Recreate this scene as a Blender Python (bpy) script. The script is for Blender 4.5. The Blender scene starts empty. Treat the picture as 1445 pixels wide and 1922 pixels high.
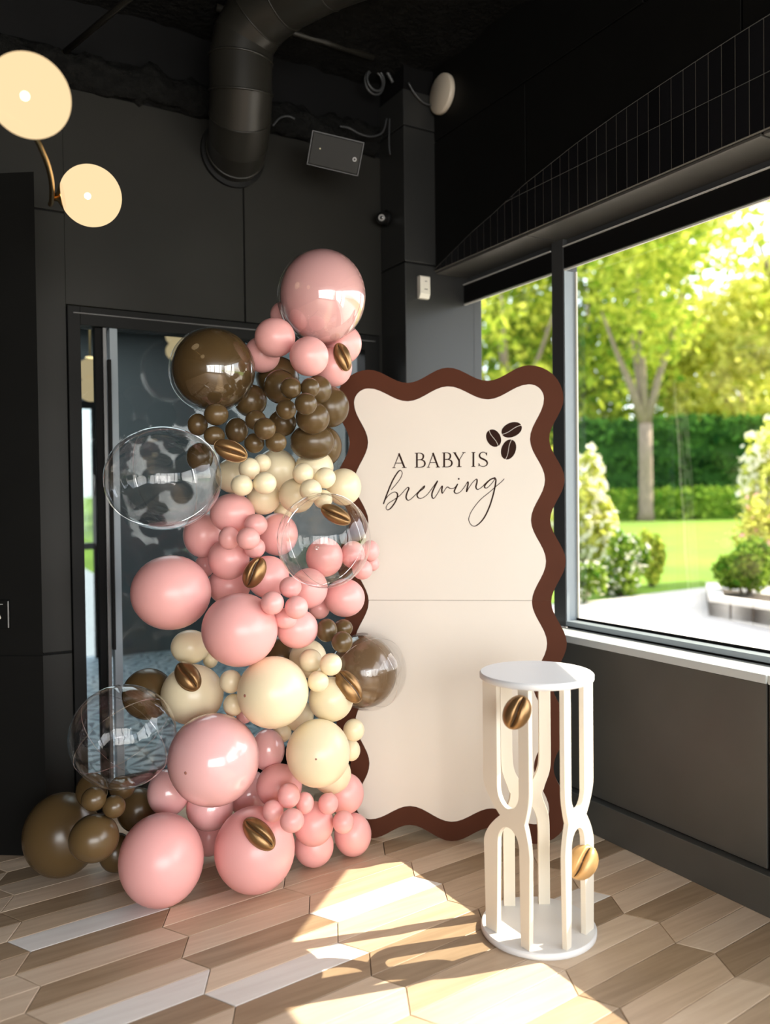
import bpy, bmesh, math, random
import numpy as np
from mathutils import Vector, Matrix, noise

S = bpy.context.scene
COL = S.collection
rnd = random.Random(7)
R90 = math.pi / 2

# ---------------------------------------------------------------- camera
FPX, W_PX = 1560.0, 1445.0
CAM_H, YAW, PITCH, ROLL = 1.45, math.atan(912 / 1560), math.atan(29 / 1560), 0.0115
fw = Vector((math.sin(YAW) * math.cos(PITCH), math.cos(YAW) * math.cos(PITCH), -math.sin(PITCH)))
r0 = Vector((math.cos(YAW), -math.sin(YAW), 0))
u0 = r0.cross(fw)
cr = r0 * math.cos(ROLL) - u0 * math.sin(ROLL)
cu = r0 * math.sin(ROLL) + u0 * math.cos(ROLL)
cam = bpy.data.cameras.new('camera')
cam.sensor_fit = 'HORIZONTAL'
cam.sensor_width = 36.0
cam.lens = 36.0 * FPX / W_PX
cam.clip_end = 300
cam.dof.use_dof = True
cam.dof.focus_distance = 3.1
cam.dof.aperture_fstop = 1.7
camo = bpy.data.objects.new('camera', cam)
m = Matrix((cr, cu, -fw)).transposed().to_4x4()
m.translation = (0, 0, CAM_H)
camo.matrix_world = m
COL.objects.link(camo)
S.camera = camo

# ---------------------------------------------------------------- sky, sun, exposure
world = bpy.data.worlds.new('sky')
S.world = world
world.use_nodes = True
wn = world.node_tree
wn.nodes.clear()
sky = wn.nodes.new('ShaderNodeTexSky')
sky.sky_type = 'NISHITA'
sky.sun_disc = False
sky.sun_elevation = math.radians(43)
sky.sun_rotation = math.radians(105)
sky.dust_density = 2.0
hz = wn.nodes.new('ShaderNodeMix')
hz.data_type = 'RGBA'
hz.inputs[0].default_value = 0.5
hz.inputs[7].default_value = (4.2, 4.4, 4.6, 1)      # thin bright haze over the blue
bg = wn.nodes.new('ShaderNodeBackground')
bg.inputs[1].default_value = 1.0
sc_ = wn.nodes.new('ShaderNodeMix')
sc_.data_type = 'RGBA'
sc_.blend_type = 'MULTIPLY'
sc_.inputs[0].default_value = 1.0
sc_.inputs[7].default_value = (0.75, 0.75, 0.75, 1)
wo = wn.nodes.new('ShaderNodeOutputWorld')
wn.links.new(sky.outputs[0], sc_.inputs[6])
wn.links.new(sc_.outputs[2], hz.inputs[6])
wn.links.new(hz.outputs[2], bg.inputs[0])
wn.links.new(bg.outputs[0], wo.inputs[0])

SUN_TAN = 0.9185
sun = bpy.data.lights.new('sun', 'SUN')
sun.energy = 12.5
sun.color = (1.0, 0.90, 0.70)
sun.angle = math.radians(0.25)
suno = bpy.data.objects.new('sun', sun)
suno.rotation_euler = Vector((-1 / 1.0345, 0.265 / 1.0345, -SUN_TAN)).to_track_quat('-Z', 'Y').to_euler()
suno.location = (8, -2, 8)
COL.objects.link(suno)


def area(name, loc, target, sx, sy, power, colr):
    a = bpy.data.lights.new(name, 'AREA')
    a.shape = 'RECTANGLE'
    a.size, a.size_y, a.energy, a.color = sx, sy, power, colr
    o = bpy.data.objects.new(name, a)
    o.location = loc
    o.rotation_euler = (Vector(target) - Vector(loc)).to_track_quat('-Z', 'Y').to_euler()
    COL.objects.link(o)
    return o


# daylight through the glazed shop front behind the camera, added fill light, without a fitting, in the lobby behind the glass door
area('front_window_daylight', (-0.6, -3.62, 1.55), (-0.6, 0, 1.55), 4.6, 2.2, 300, (1.0, 0.955, 0.90))
area('side_window_daylight', (2.72, -0.9, 1.68), (0, -0.4, 1.2), 3.4, 1.6, 110, (1.0, 0.97, 0.93))
area('lobby_fill_light', (1.5, 6.0, 3.0), (1.5, 6.0, 0), 1.8, 2.6, 85, (0.92, 0.97, 1.0))

S.view_settings.view_transform = 'Standard'
S.view_settings.look = 'None'
S.view_settings.gamma = 1
S.view_settings.use_curve_mapping = False
S.view_settings.exposure = 0.0
S.cycles.max_bounces = 10
S.cycles.transparent_max_bounces = 24
S.cycles.diffuse_bounces = 4
S.cycles.glossy_bounces = 4
S.cycles.sample_clamp_indirect = 6
S.cycles.caustics_reflective = False
S.cycles.caustics_refractive = False


# ---------------------------------------------------------------- materials
def nmat(name):
    m = bpy.data.materials.new(name)
    m.use_nodes = True
    m.node_tree.nodes.clear()
    return m, m.node_tree.nodes, m.node_tree.links


def pmat(name, colr, rough=0.5, metal=0.0, var=0.0, nscale=6.0, bump=0.0, bscale=40.0, spec=0.5, coat=0.0,
         trans=0.0, hue=0.0, stretch=(1, 1, 1)):
    m, n, l = nmat(name)
    out = n.new('ShaderNodeOutputMaterial')
    b = n.new('ShaderNodeBsdfPrincipled')
    b.inputs['Base Color'].default_value = (*colr, 1)
    b.inputs['Roughness'].default_value = rough
    b.inputs['Metallic'].default_value = metal
    b.inputs['Specular IOR Level'].default_value = spec
    b.inputs['Coat Weight'].default_value = coat
    b.inputs['Coat Roughness'].default_value = 0.03
    tc = n.new('ShaderNodeTexCoord')
    mp = n.new('ShaderNodeMapping')
    mp.inputs['Scale'].default_value = stretch
    l.new(tc.outputs['Object'], mp.inputs[0])
    src = None
    if var > 0:
        t = n.new('ShaderNodeTexNoise')
        t.inputs['Scale'].default_value = nscale
        t.inputs['Detail'].default_value = 5
        l.new(mp.outputs[0], t.inputs['Vector'])
        r = n.new('ShaderNodeMapRange')
        r.inputs['To Min'].default_value = 1 - var
        r.inputs['To Max'].default_value = 1 + var
        r.inputs['From Min'].default_value = 0.3
        r.inputs['From Max'].default_value = 0.7
        l.new(t.outputs['Fac'], r.inputs['Value'])
        h = n.new('ShaderNodeHueSaturation')
        h.inputs['Color'].default_value = (*colr, 1)
        l.new(r.outputs[0], h.inputs['Value'])
        l.new(h.outputs[0], b.inputs['Base Color'])
        src = h
    if hue > 0:
        oi = n.new('ShaderNodeObjectInfo')
        r = n.new('ShaderNodeMapRange')
        r.inputs['To Min'].default_value = 1 - hue
        r.inputs['To Max'].default_value = 1 + hue
        l.new(oi.outputs['Random'], r.inputs['Value'])
        h = n.new('ShaderNodeHueSaturation')
        h.inputs['Color'].default_value = (*colr, 1)
        if src:
            l.new(src.outputs[0], h.inputs['Color'])
        l.new(r.outputs[0], h.inputs['Value'])
        l.new(h.outputs[0], b.inputs['Base Color'])
        src = h
    if bump > 0:
        t = n.new('ShaderNodeTexNoise')
        t.inputs['Scale'].default_value = bscale
        t.inputs['Detail'].default_value = 4
        l.new(mp.outputs[0], t.inputs['Vector'])
        bp = n.new('ShaderNodeBump')
        bp.inputs['Strength'].default_value = bump
        bp.inputs['Distance'].default_value = 0.02
        l.new(t.outputs['Fac'], bp.inputs['Height'])
        l.new(bp.outputs[0], b.inputs['Normal'])
    if trans > 0:
        tr = n.new('ShaderNodeBsdfTranslucent')
        tr.inputs[0].default_value = (*colr, 1)
        if src:
            l.new(src.outputs[0], tr.inputs[0])
        mx = n.new('ShaderNodeMixShader')
        mx.inputs[0].default_value = trans
        l.new(b.outputs[0], mx.inputs[1])
        l.new(tr.outputs[0], mx.inputs[2])
        l.new(mx.outputs[0], out.inputs[0])
    else:
        l.new(b.outputs[0], out.inputs[0])
    return m


def film(name, base=0.05, edge=0.8, power=4.0, tint=(0.97, 0.97, 0.97), bump=0.0, rough=0.02, gloss=(1, 1, 1)):
    """thin clear sheet: see-through face on, mirror-like at grazing angles"""
    m, n, l = nmat(name)
    out = n.new('ShaderNodeOutputMaterial')
    lw = n.new('ShaderNodeLayerWeight')
    lw.inputs[0].default_value = 0.5
    pw = n.new('ShaderNodeMath')
    pw.operation = 'POWER'
    pw.inputs[1].default_value = power
    ml = n.new('ShaderNodeMath')
    ml.operation = 'MULTIPLY_ADD'
    ml.inputs[1].default_value = edge
    ml.inputs[2].default_value = base
    ml.use_clamp = True
    t = n.new('ShaderNodeBsdfTransparent')
    t.inputs[0].default_value = (*tint, 1)
    g = n.new('ShaderNodeBsdfGlossy')
    g.inputs['Color'].default_value = (*gloss, 1)
    g.inputs['Roughness'].default_value = rough
    mx = n.new('ShaderNodeMixShader')
    l.new(lw.outputs['Facing'], pw.inputs[0])
    l.new(pw.outputs[0], ml.inputs[0])
    l.new(ml.outputs[0], mx.inputs[0])
    l.new(t.outputs[0], mx.inputs[1])
    l.new(g.outputs[0], mx.inputs[2])
    l.new(mx.outputs[0], out.inputs[0])
    if bump > 0:
        tc = n.new('ShaderNodeTexCoord')
        tx = n.new('ShaderNodeTexNoise')
        tx.inputs['Scale'].default_value = 2.2
        tx.inputs['Detail'].default_value = 2
        tx.inputs['Distortion'].default_value = 1.2
        bp = n.new('ShaderNodeBump')
        bp.inputs['Strength'].default_value = bump
        bp.inputs['Distance'].default_value = 0.004
        l.new(tc.outputs['Object'], tx.inputs['Vector'])
        l.new(tx.outputs['Fac'], bp.inputs['Height'])
        l.new(bp.outputs[0], g.inputs['Normal'])
    return m


def emat(name, colr, strength, clear=0.0, rough=0.1):
    m, n, l = nmat(name)
    out = n.new('ShaderNodeOutputMaterial')
    e = n.new('ShaderNodeEmission')
    e.inputs[0].default_value = (*colr, 1)
    e.inputs[1].default_value = strength
    if clear > 0:
        t = n.new('ShaderNodeBsdfTransparent')
        mx = n.new('ShaderNodeMixShader')
        mx.inputs[0].default_value = clear
        l.new(e.outputs[0], mx.inputs[1])
        l.new(t.outputs[0], mx.inputs[2])
        l.new(mx.outputs[0], out.inputs[0])
    else:
        l.new(e.outputs[0], out.inputs[0])
    return m


def wood(name, colr, dark):
    m, n, l = nmat(name)
    out = n.new('ShaderNodeOutputMaterial')
    b = n.new('ShaderNodeBsdfPrincipled')
    b.inputs['Roughness'].default_value = 0.42
    tc = n.new('ShaderNodeTexCoord')
    oi = n.new('ShaderNodeObjectInfo')
    ad = n.new('ShaderNodeVectorMath')
    ad.operation = 'MULTIPLY_ADD'
    ad.inputs[1].default_value = (1, 1, 1)
    sc = n.new('ShaderNodeVectorMath')
    sc.operation = 'SCALE'
    sc.inputs[0].default_value = (37.0, 11.0, 5.0)
    l.new(oi.outputs['Random'], sc.inputs['Scale'])
    l.new(tc.outputs['Object'], ad.inputs[0])
    l.new(sc.outputs[0], ad.inputs[2])
    mp = n.new('ShaderNodeMapping')
    mp.inputs['Scale'].default_value = (2.0, 26.0, 1.0)
    mp.inputs['Rotation'].default_value = (0, 0, -0.096)
    l.new(ad.outputs[0], mp.inputs[0])
    t = n.new('ShaderNodeTexNoise')
    t.inputs['Scale'].default_value = 1.6
    t.inputs['Detail'].default_value = 6
    t.inputs['Distortion'].default_value = 0.6
    l.new(mp.outputs[0], t.inputs['Vector'])
    rp = n.new('ShaderNodeValToRGB')
    rp.color_ramp.elements[0].position = 0.33
    rp.color_ramp.elements[0].color = (*dark, 1)
    rp.color_ramp.elements[1].position = 0.66
    rp.color_ramp.elements[1].color = (*colr, 1)
    l.new(t.outputs['Fac'], rp.inputs[0])
    h = n.new('ShaderNodeHueSaturation')
    r = n.new('ShaderNodeMapRange')
    r.inputs['To Min'].default_value = 0.9
    r.inputs['To Max'].default_value = 1.1
    l.new(oi.outputs['Random'], r.inputs['Value'])
    l.new(r.outputs[0], h.inputs['Value'])
    l.new(rp.outputs[0], h.inputs['Color'])
    l.new(h.outputs[0], b.inputs['Base Color'])
    bp = n.new('ShaderNodeBump')
    bp.inputs['Strength'].default_value = 0.06
    bp.inputs['Distance'].default_value = 0.004
    l.new(t.outputs['Fac'], bp.inputs['Height'])
    l.new(bp.outputs[0], b.inputs['Normal'])
    l.new(b.outputs[0], out.inputs[0])
    return m


def leafmat(name, c1, c2, trans=0.45):
    m, n, l = nmat(name)
    out = n.new('ShaderNodeOutputMaterial')
    ge = n.new('ShaderNodeNewGeometry')
    tc = n.new('ShaderNodeTexCoord')
    t = n.new('ShaderNodeTexNoise')
    t.inputs['Scale'].default_value = 0.9
    l.new(tc.outputs['Object'], t.inputs['Vector'])
    a = n.new('ShaderNodeMath')
    a.operation = 'ADD'
    l.new(ge.outputs['Random Per Island'], a.inputs[0])
    l.new(t.outputs['Fac'], a.inputs[1])
    h = n.new('ShaderNodeMath')
    h.operation = 'MULTIPLY'
    h.inputs[1].default_value = 0.5
    l.new(a.outputs[0], h.inputs[0])
    rp = n.new('ShaderNodeValToRGB')
    rp.color_ramp.elements[0].position = 0.25
    rp.color_ramp.elements[0].color = (*c1, 1)
    rp.color_ramp.elements[1].position = 0.75
    rp.color_ramp.elements[1].color = (*c2, 1)
    l.new(h.outputs[0], rp.inputs[0])
    d = n.new('ShaderNodeBsdfDiffuse')
    tr = n.new('ShaderNodeBsdfTranslucent')
    l.new(rp.outputs[0], d.inputs[0])
    l.new(rp.outputs[0], tr.inputs[0])
    mx = n.new('ShaderNodeMixShader')
    mx.inputs[0].default_value = trans
    l.new(d.outputs[0], mx.inputs[1])
    l.new(tr.outputs[0], mx.inputs[2])
    l.new(mx.outputs[0], out.inputs[0])
    return m


M = {}
M['wall'] = pmat('charcoal_panel', (0.016, 0.0155, 0.013), 0.48, var=0.12, nscale=2.0, bump=0.02, bscale=60, spec=0.22)
M['wall_sheen'] = pmat('charcoal_column', (0.022, 0.0225, 0.0215), 0.36, var=0.1, nscale=2.0)
M['wall_dark'] = pmat('black_paint', (0.0045, 0.0045, 0.004), 0.55, var=0.1, spec=0.18)
M['rough_black'] = pmat('sprayed_black_ceiling', (0.006, 0.006, 0.0055), 0.95, var=0.4, nscale=18, bump=1.0, bscale=35, spec=0.1)
M['cabinet'] = pmat('charcoal_cabinet', (0.062, 0.061, 0.055), 0.36, var=0.10, nscale=3.0, bump=0.015, bscale=80)
M['sill'] = pmat('grey_sill_metal', (0.50, 0.54, 0.55), 0.3)
M['frame'] = pmat('dark_window_frame', (0.045, 0.047, 0.048), 0.35)
M['jamb'] = pmat('grey_stile_daylit_frame', (0.24, 0.28, 0.31), 0.35)  # window frame's daylit faces painted paler; plain grey on the door stile
M['brightmetal'] = pmat('satin_aluminium', (0.6, 0.6, 0.6), 0.3, metal=1.0)
M['stile'] = pmat('grey_door_metal', (0.16, 0.16, 0.16), 0.35, metal=0.6)
M['black'] = pmat('matte_black', (0.005, 0.005, 0.005), 0.6, spec=0.12)
M['tile'] = pmat('gloss_black_tile', (0.007, 0.007, 0.008), 0.18, hue=0.25)
M['grout'] = pmat('grey_grout', (0.13, 0.125, 0.11), 0.9)
M['duct'] = pmat('painted_duct', (0.016, 0.015, 0.012), 0.34, var=0.1, nscale=3, spec=0.35)
M['white'] = pmat('white_plastic', (0.72, 0.69, 0.60), 0.4)
M['puck'] = pmat('warm_white_plastic', (0.62, 0.55, 0.44), 0.45)
M['brass'] = pmat('brushed_brass', (0.80, 0.55, 0.25), 0.25, metal=1.0)
M['globe'] = emat('lit_frosted_globe', (1.0, 0.73, 0.41), 1.12, clear=0.16)
M['bulb'] = emat('hot_bulb', (1.0, 0.85, 0.55), 26)
M['speaker'] = pmat('speaker_grille', (0.020, 0.020, 0.018), 0.5, bump=0.15, bscale=900, spec=0.2)
M['speaker_rim'] = pmat('speaker_case', (0.02, 0.02, 0.02), 0.4)
M['led'] = pmat('pale_dot', (0.6, 0.55, 0.35), 0.4)
M['grey'] = pmat('grey_print', (0.35, 0.35, 0.34), 0.4)
M['pane'] = film('window_glass', 0.03, 0.6, 5.0)
M['door_glass'] = film('dark_door_glass', 0.022, 0.5, 4.0, tint=(0.62, 0.66, 0.66))
M['bubble'] = film('clear_bubble_film', 0.035, 0.85, 3.6, tint=(0.97, 0.97, 0.97), bump=0.25, rough=0.012)
M['shell'] = film('clear_shell_film', 0.09, 0.7, 4.0, tint=(0.97, 0.97, 0.97), rough=0.02)
M['P'] = pmat('pink_latex', (0.92, 0.47, 0.45), 0.30, hue=0.04, trans=0.12)
M['G'] = pmat('glossy_pink_latex', (0.92, 0.52, 0.51), 0.22, trans=0.10, coat=0.8)
M['W'] = pmat('cream_latex', (0.92, 0.80, 0.55), 0.30, hue=0.04, trans=0.12)
M['B'] = pmat('olive_brown_latex', (0.110, 0.068, 0.027), 0.27, hue=0.10, trans=0.05)
M['BS'] = pmat('smoky_brown_latex', (0.17, 0.105, 0.055), 0.22, trans=0.1, coat=0.6)
M['nub'] = pmat('balloon_nub', (0.35, 0.14, 0.10), 0.5)
M['foil'] = pmat('bronze_foil', (0.30, 0.175, 0.075), 0.28, metal=0.75, bump=0.12, bscale=60)
M['foil_sunlit'] = pmat('sunlit_foil', (0.62, 0.38, 0.16), 0.35, metal=0.35, bump=0.1, bscale=60)  # bronze foil lightened to tan, sunlight put into the colour
M['crease'] = pmat('bean_crease', (0.05, 0.025, 0.010), 0.4)
M['board_brown'] = pmat('chocolate_board', (0.080, 0.026, 0.013), 0.6, var=0.06, spec=0.10)
M['board_cream'] = pmat('cream_board', (0.75, 0.685, 0.60), 0.5, var=0.02, nscale=2)
M['board_core'] = pmat('board_core', (0.75, 0.66, 0.55), 0.6)
M['print'] = pmat('brown_print', (0.026, 0.010, 0.006), 0.6, spec=0.08)
M['plinth'] = pmat('white_plinth_paint', (0.76, 0.71, 0.61), 0.4)
M['plinth_disc'] = pmat('white_disc_paint', (0.76, 0.77, 0.78), 0.4)
M['fl_light'] = wood('light_oak', (0.70, 0.56, 0.42), (0.60, 0.46, 0.33))
M['fl_tan'] = wood('tan_oak', (0.58, 0.44, 0.31), (0.49, 0.36, 0.245))
M['fl_brown'] = wood('brown_oak', (0.37, 0.265, 0.17), (0.28, 0.195, 0.12))
M['fl_white'] = wood('whitewashed_oak', (0.80, 0.77, 0.73), (0.74, 0.70, 0.66))
M['subfloor'] = pmat('dark_joint', (0.06, 0.04, 0.028), 0.8)
M['roomfloor'] = pmat('oak_far', (0.45, 0.33, 0.22), 0.45, var=0.2, nscale=4)
M['lobby_wall'] = pmat('lobby_grey', (0.125, 0.138, 0.142), 0.6)
M['stone'] = pmat('pale_paving', (0.55, 0.50, 0.44), 0.8, var=0.1, nscale=1.5, bump=0.1, bscale=8)
M['kerb'] = pmat('kerb_stone', (0.74, 0.68, 0.60), 0.8, var=0.08, nscale=3)
M['soil'] = pmat('soil', (0.05, 0.035, 0.022), 0.95)
M['lawn'] = pmat('lawn_grass', (0.14, 0.25, 0.008), 0.95, var=0.25, nscale=0.8, bump=0.5, bscale=30)
M['bark'] = pmat('bark', (0.23, 0.17, 0.12), 0.85, var=0.25, nscale=5, bump=0.4, bscale=12, stretch=(4, 4, 1))
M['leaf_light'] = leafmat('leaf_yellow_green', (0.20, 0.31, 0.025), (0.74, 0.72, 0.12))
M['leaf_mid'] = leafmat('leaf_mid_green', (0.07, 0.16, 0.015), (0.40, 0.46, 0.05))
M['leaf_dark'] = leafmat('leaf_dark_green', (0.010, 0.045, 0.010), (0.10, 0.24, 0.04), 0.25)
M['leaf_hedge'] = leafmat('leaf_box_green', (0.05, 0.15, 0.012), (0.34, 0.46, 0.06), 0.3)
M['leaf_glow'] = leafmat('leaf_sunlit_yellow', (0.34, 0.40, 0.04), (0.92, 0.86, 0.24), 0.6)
M['petal'] = leafmat('white_petals', (0.70, 0.68, 0.48), (0.85, 0.80, 0.70), 0.3)
M['petal_pink'] = leafmat('pink_petals', (0.75, 0.30, 0.25), (0.85, 0.5, 0.4), 0.3)
M['sun_shade'] = pmat('pale_shade_slab', (0.5, 0.48, 0.45), 0.8)


# ---------------------------------------------------------------- geometry helpers
def finish(bm, name, mat=None, parent=None, smooth=False, label=None, cat=None, group=None, kind=None, bevel=0.0, seg=2):
    me = bpy.data.meshes.new(name)
    bmesh.ops.recalc_face_normals(bm, faces=bm.faces)
    bm.to_mesh(me)
    bm.free()
    o = bpy.data.objects.new(name, me)
    COL.objects.link(o)
    if mat is not None:
        me.materials.append(mat)
    if smooth:
        me.polygons.foreach_set('use_smooth', [True] * len(me.polygons))
    if bevel > 0:
        bv = o.modifiers.new('bevel', 'BEVEL')
        bv.width, bv.segments = bevel, seg
        bv.limit_method = 'ANGLE'
    if parent is not None:
        o.parent = parent
    tag(o, label, cat, group, kind)
    return o


def tag(o, label=None, cat=None, group=None, kind=None):
    for k, v in (('label', label), ('category', cat), ('group', group), ('kind', kind)):
        if v:
            o[k] = v
    return o


def empty(name, loc=(0, 0, 0), label=None, cat=None, group=None, kind=None):
    o = bpy.data.objects.new(name, None)
    o.empty_display_size = 0.05
    o.location = loc
    COL.objects.link(o)
    return tag(o, label, cat, group, kind)


def inst(name, me, parent=None, mat=None, loc=None, mtx=None):
    o = bpy.data.objects.new(name, me)
    COL.objects.link(o)
    if mat is not None:
        if len(me.materials) == 0:
            me.materials.append(mat)
        o.material_slots[0].link = 'OBJECT'
        o.material_slots[0].material = mat
    if parent is not None:
        o.parent = parent
    if mtx is not None:
        o.matrix_local = mtx
    if loc is not None:
        o.location = loc
    return o


def box(bm, x0, x1, y0, y1, z0, z1):
    v = [bm.verts.new(p) for p in ((x0, y0, z0), (x1, y0, z0), (x1, y1, z0), (x0, y1, z0),
                                   (x0, y0, z1), (x1, y0, z1), (x1, y1, z1), (x0, y1, z1))]
    for f in ((3, 2, 1, 0), (4, 5, 6, 7), (0, 1, 5, 4), (1, 2, 6, 5), (2, 3, 7, 6), (3, 0, 4, 7)):
        bm.faces.new([v[i] for i in f])


def boxo(name, x0, x1, y0, y1, z0, z1, mat, parent=None, bevel=0.0, **k):
    bm = bmesh.new()
    box(bm, x0, x1, y0, y1, z0, z1)
    return finish(bm, name, mat, parent, bevel=bevel, **k)


def prism(bm, pts, axis_pts):
    """closed outline pts (list of Vector) extruded by vector axis_pts"""
    a = [bm.verts.new(p) for p in pts]
    b = [bm.verts.new(Vector(p) + axis_pts) for p in pts]
    fa = bm.faces.new(a)
    fb = bm.faces.new(list(reversed(b)))
    n = len(a)
    for i in range(n):
        bm.faces.new((a[i], b[i], b[(i + 1) % n], a[(i + 1) % n]))
    fa.normal_update()
    fb.normal_update()
    bmesh.ops.triangulate(bm, faces=[fa, fb])


def tube(bm, pts, radii, seg=12, caps=True):
    pts = [Vector(p) for p in pts]
    if not isinstance(radii, (list, tuple)):
        radii = [radii] * len(pts)
    rings = []
    prev = None
    for i, p in enumerate(pts):
        d = (pts[min(i + 1, len(pts) - 1)] - pts[max(i - 1, 0)]).normalized()
        if prev is None:
            ref = Vector((0, 0, 1)) if abs(d.z) < 0.9 else Vector((1, 0, 0))
            a = d.cross(ref).normalized()
        else:
            a = (prev - d * prev.dot(d)).normalized()
        prev = a
        b = d.cross(a)
        rings.append([bm.verts.new(p + (a * math.cos(t) + b * math.sin(t)) * radii[i])
                      for t in [2 * math.pi * k / seg for k in range(seg)]])
    for r1, r2 in zip(rings, rings[1:]):
        for k in range(seg):
            bm.faces.new((r1[k], r1[(k + 1) % seg], r2[(k + 1) % seg], r2[k]))
    if caps:
        bm.faces.new(list(reversed(rings[0])))
        bm.faces.new(rings[-1])


def lathe(bm, prof, seg=32):
    """prof list of (r, z) about local z"""
    rings = []
    for r, z in prof:
        if r < 1e-6:
            rings.append([bm.verts.new((0, 0, z))])
        else:
            rings.append([bm.verts.new((r * math.cos(2 * math.pi * k / seg), r * math.sin(2 * math.pi * k / seg), z))
                          for k in range(seg)])
    for a, b in zip(rings, rings[1:]):
        for k in range(seg):
            q = [a[k % len(a)], a[(k + 1) % len(a)], b[(k + 1) % len(b)], b[k % len(b)]]
            u = []
            for v in q:
                if v not in u:
                    u.append(v)
            if len(u) > 2:
                bm.faces.new(u)


def smoothpath(pts, n=6):
    P = [np.array(p, float) for p in pts]
    P = [2 * P[0] - P[1]] + P + [2 * P[-1] - P[-2]]
    out = []
    for i in range(1, len(P) - 2):
        for k in range(n):
            t = k / n
            a, b, c, d = P[i - 1], P[i], P[i + 1], P[i + 2]
            out.append(0.5 * ((2 * b) + (-a + c) * t + (2 * a - 5 * b + 4 * c - d) * t * t + (-a + 3 * b - 3 * c + d) * t ** 3))
    out.append(P[-2])
    return out


def basis(o, x, y, z):
    m = Matrix((Vector(x), Vector(y), Vector(z))).transposed().to_4x4()
    m.translation = o
    return m

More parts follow.
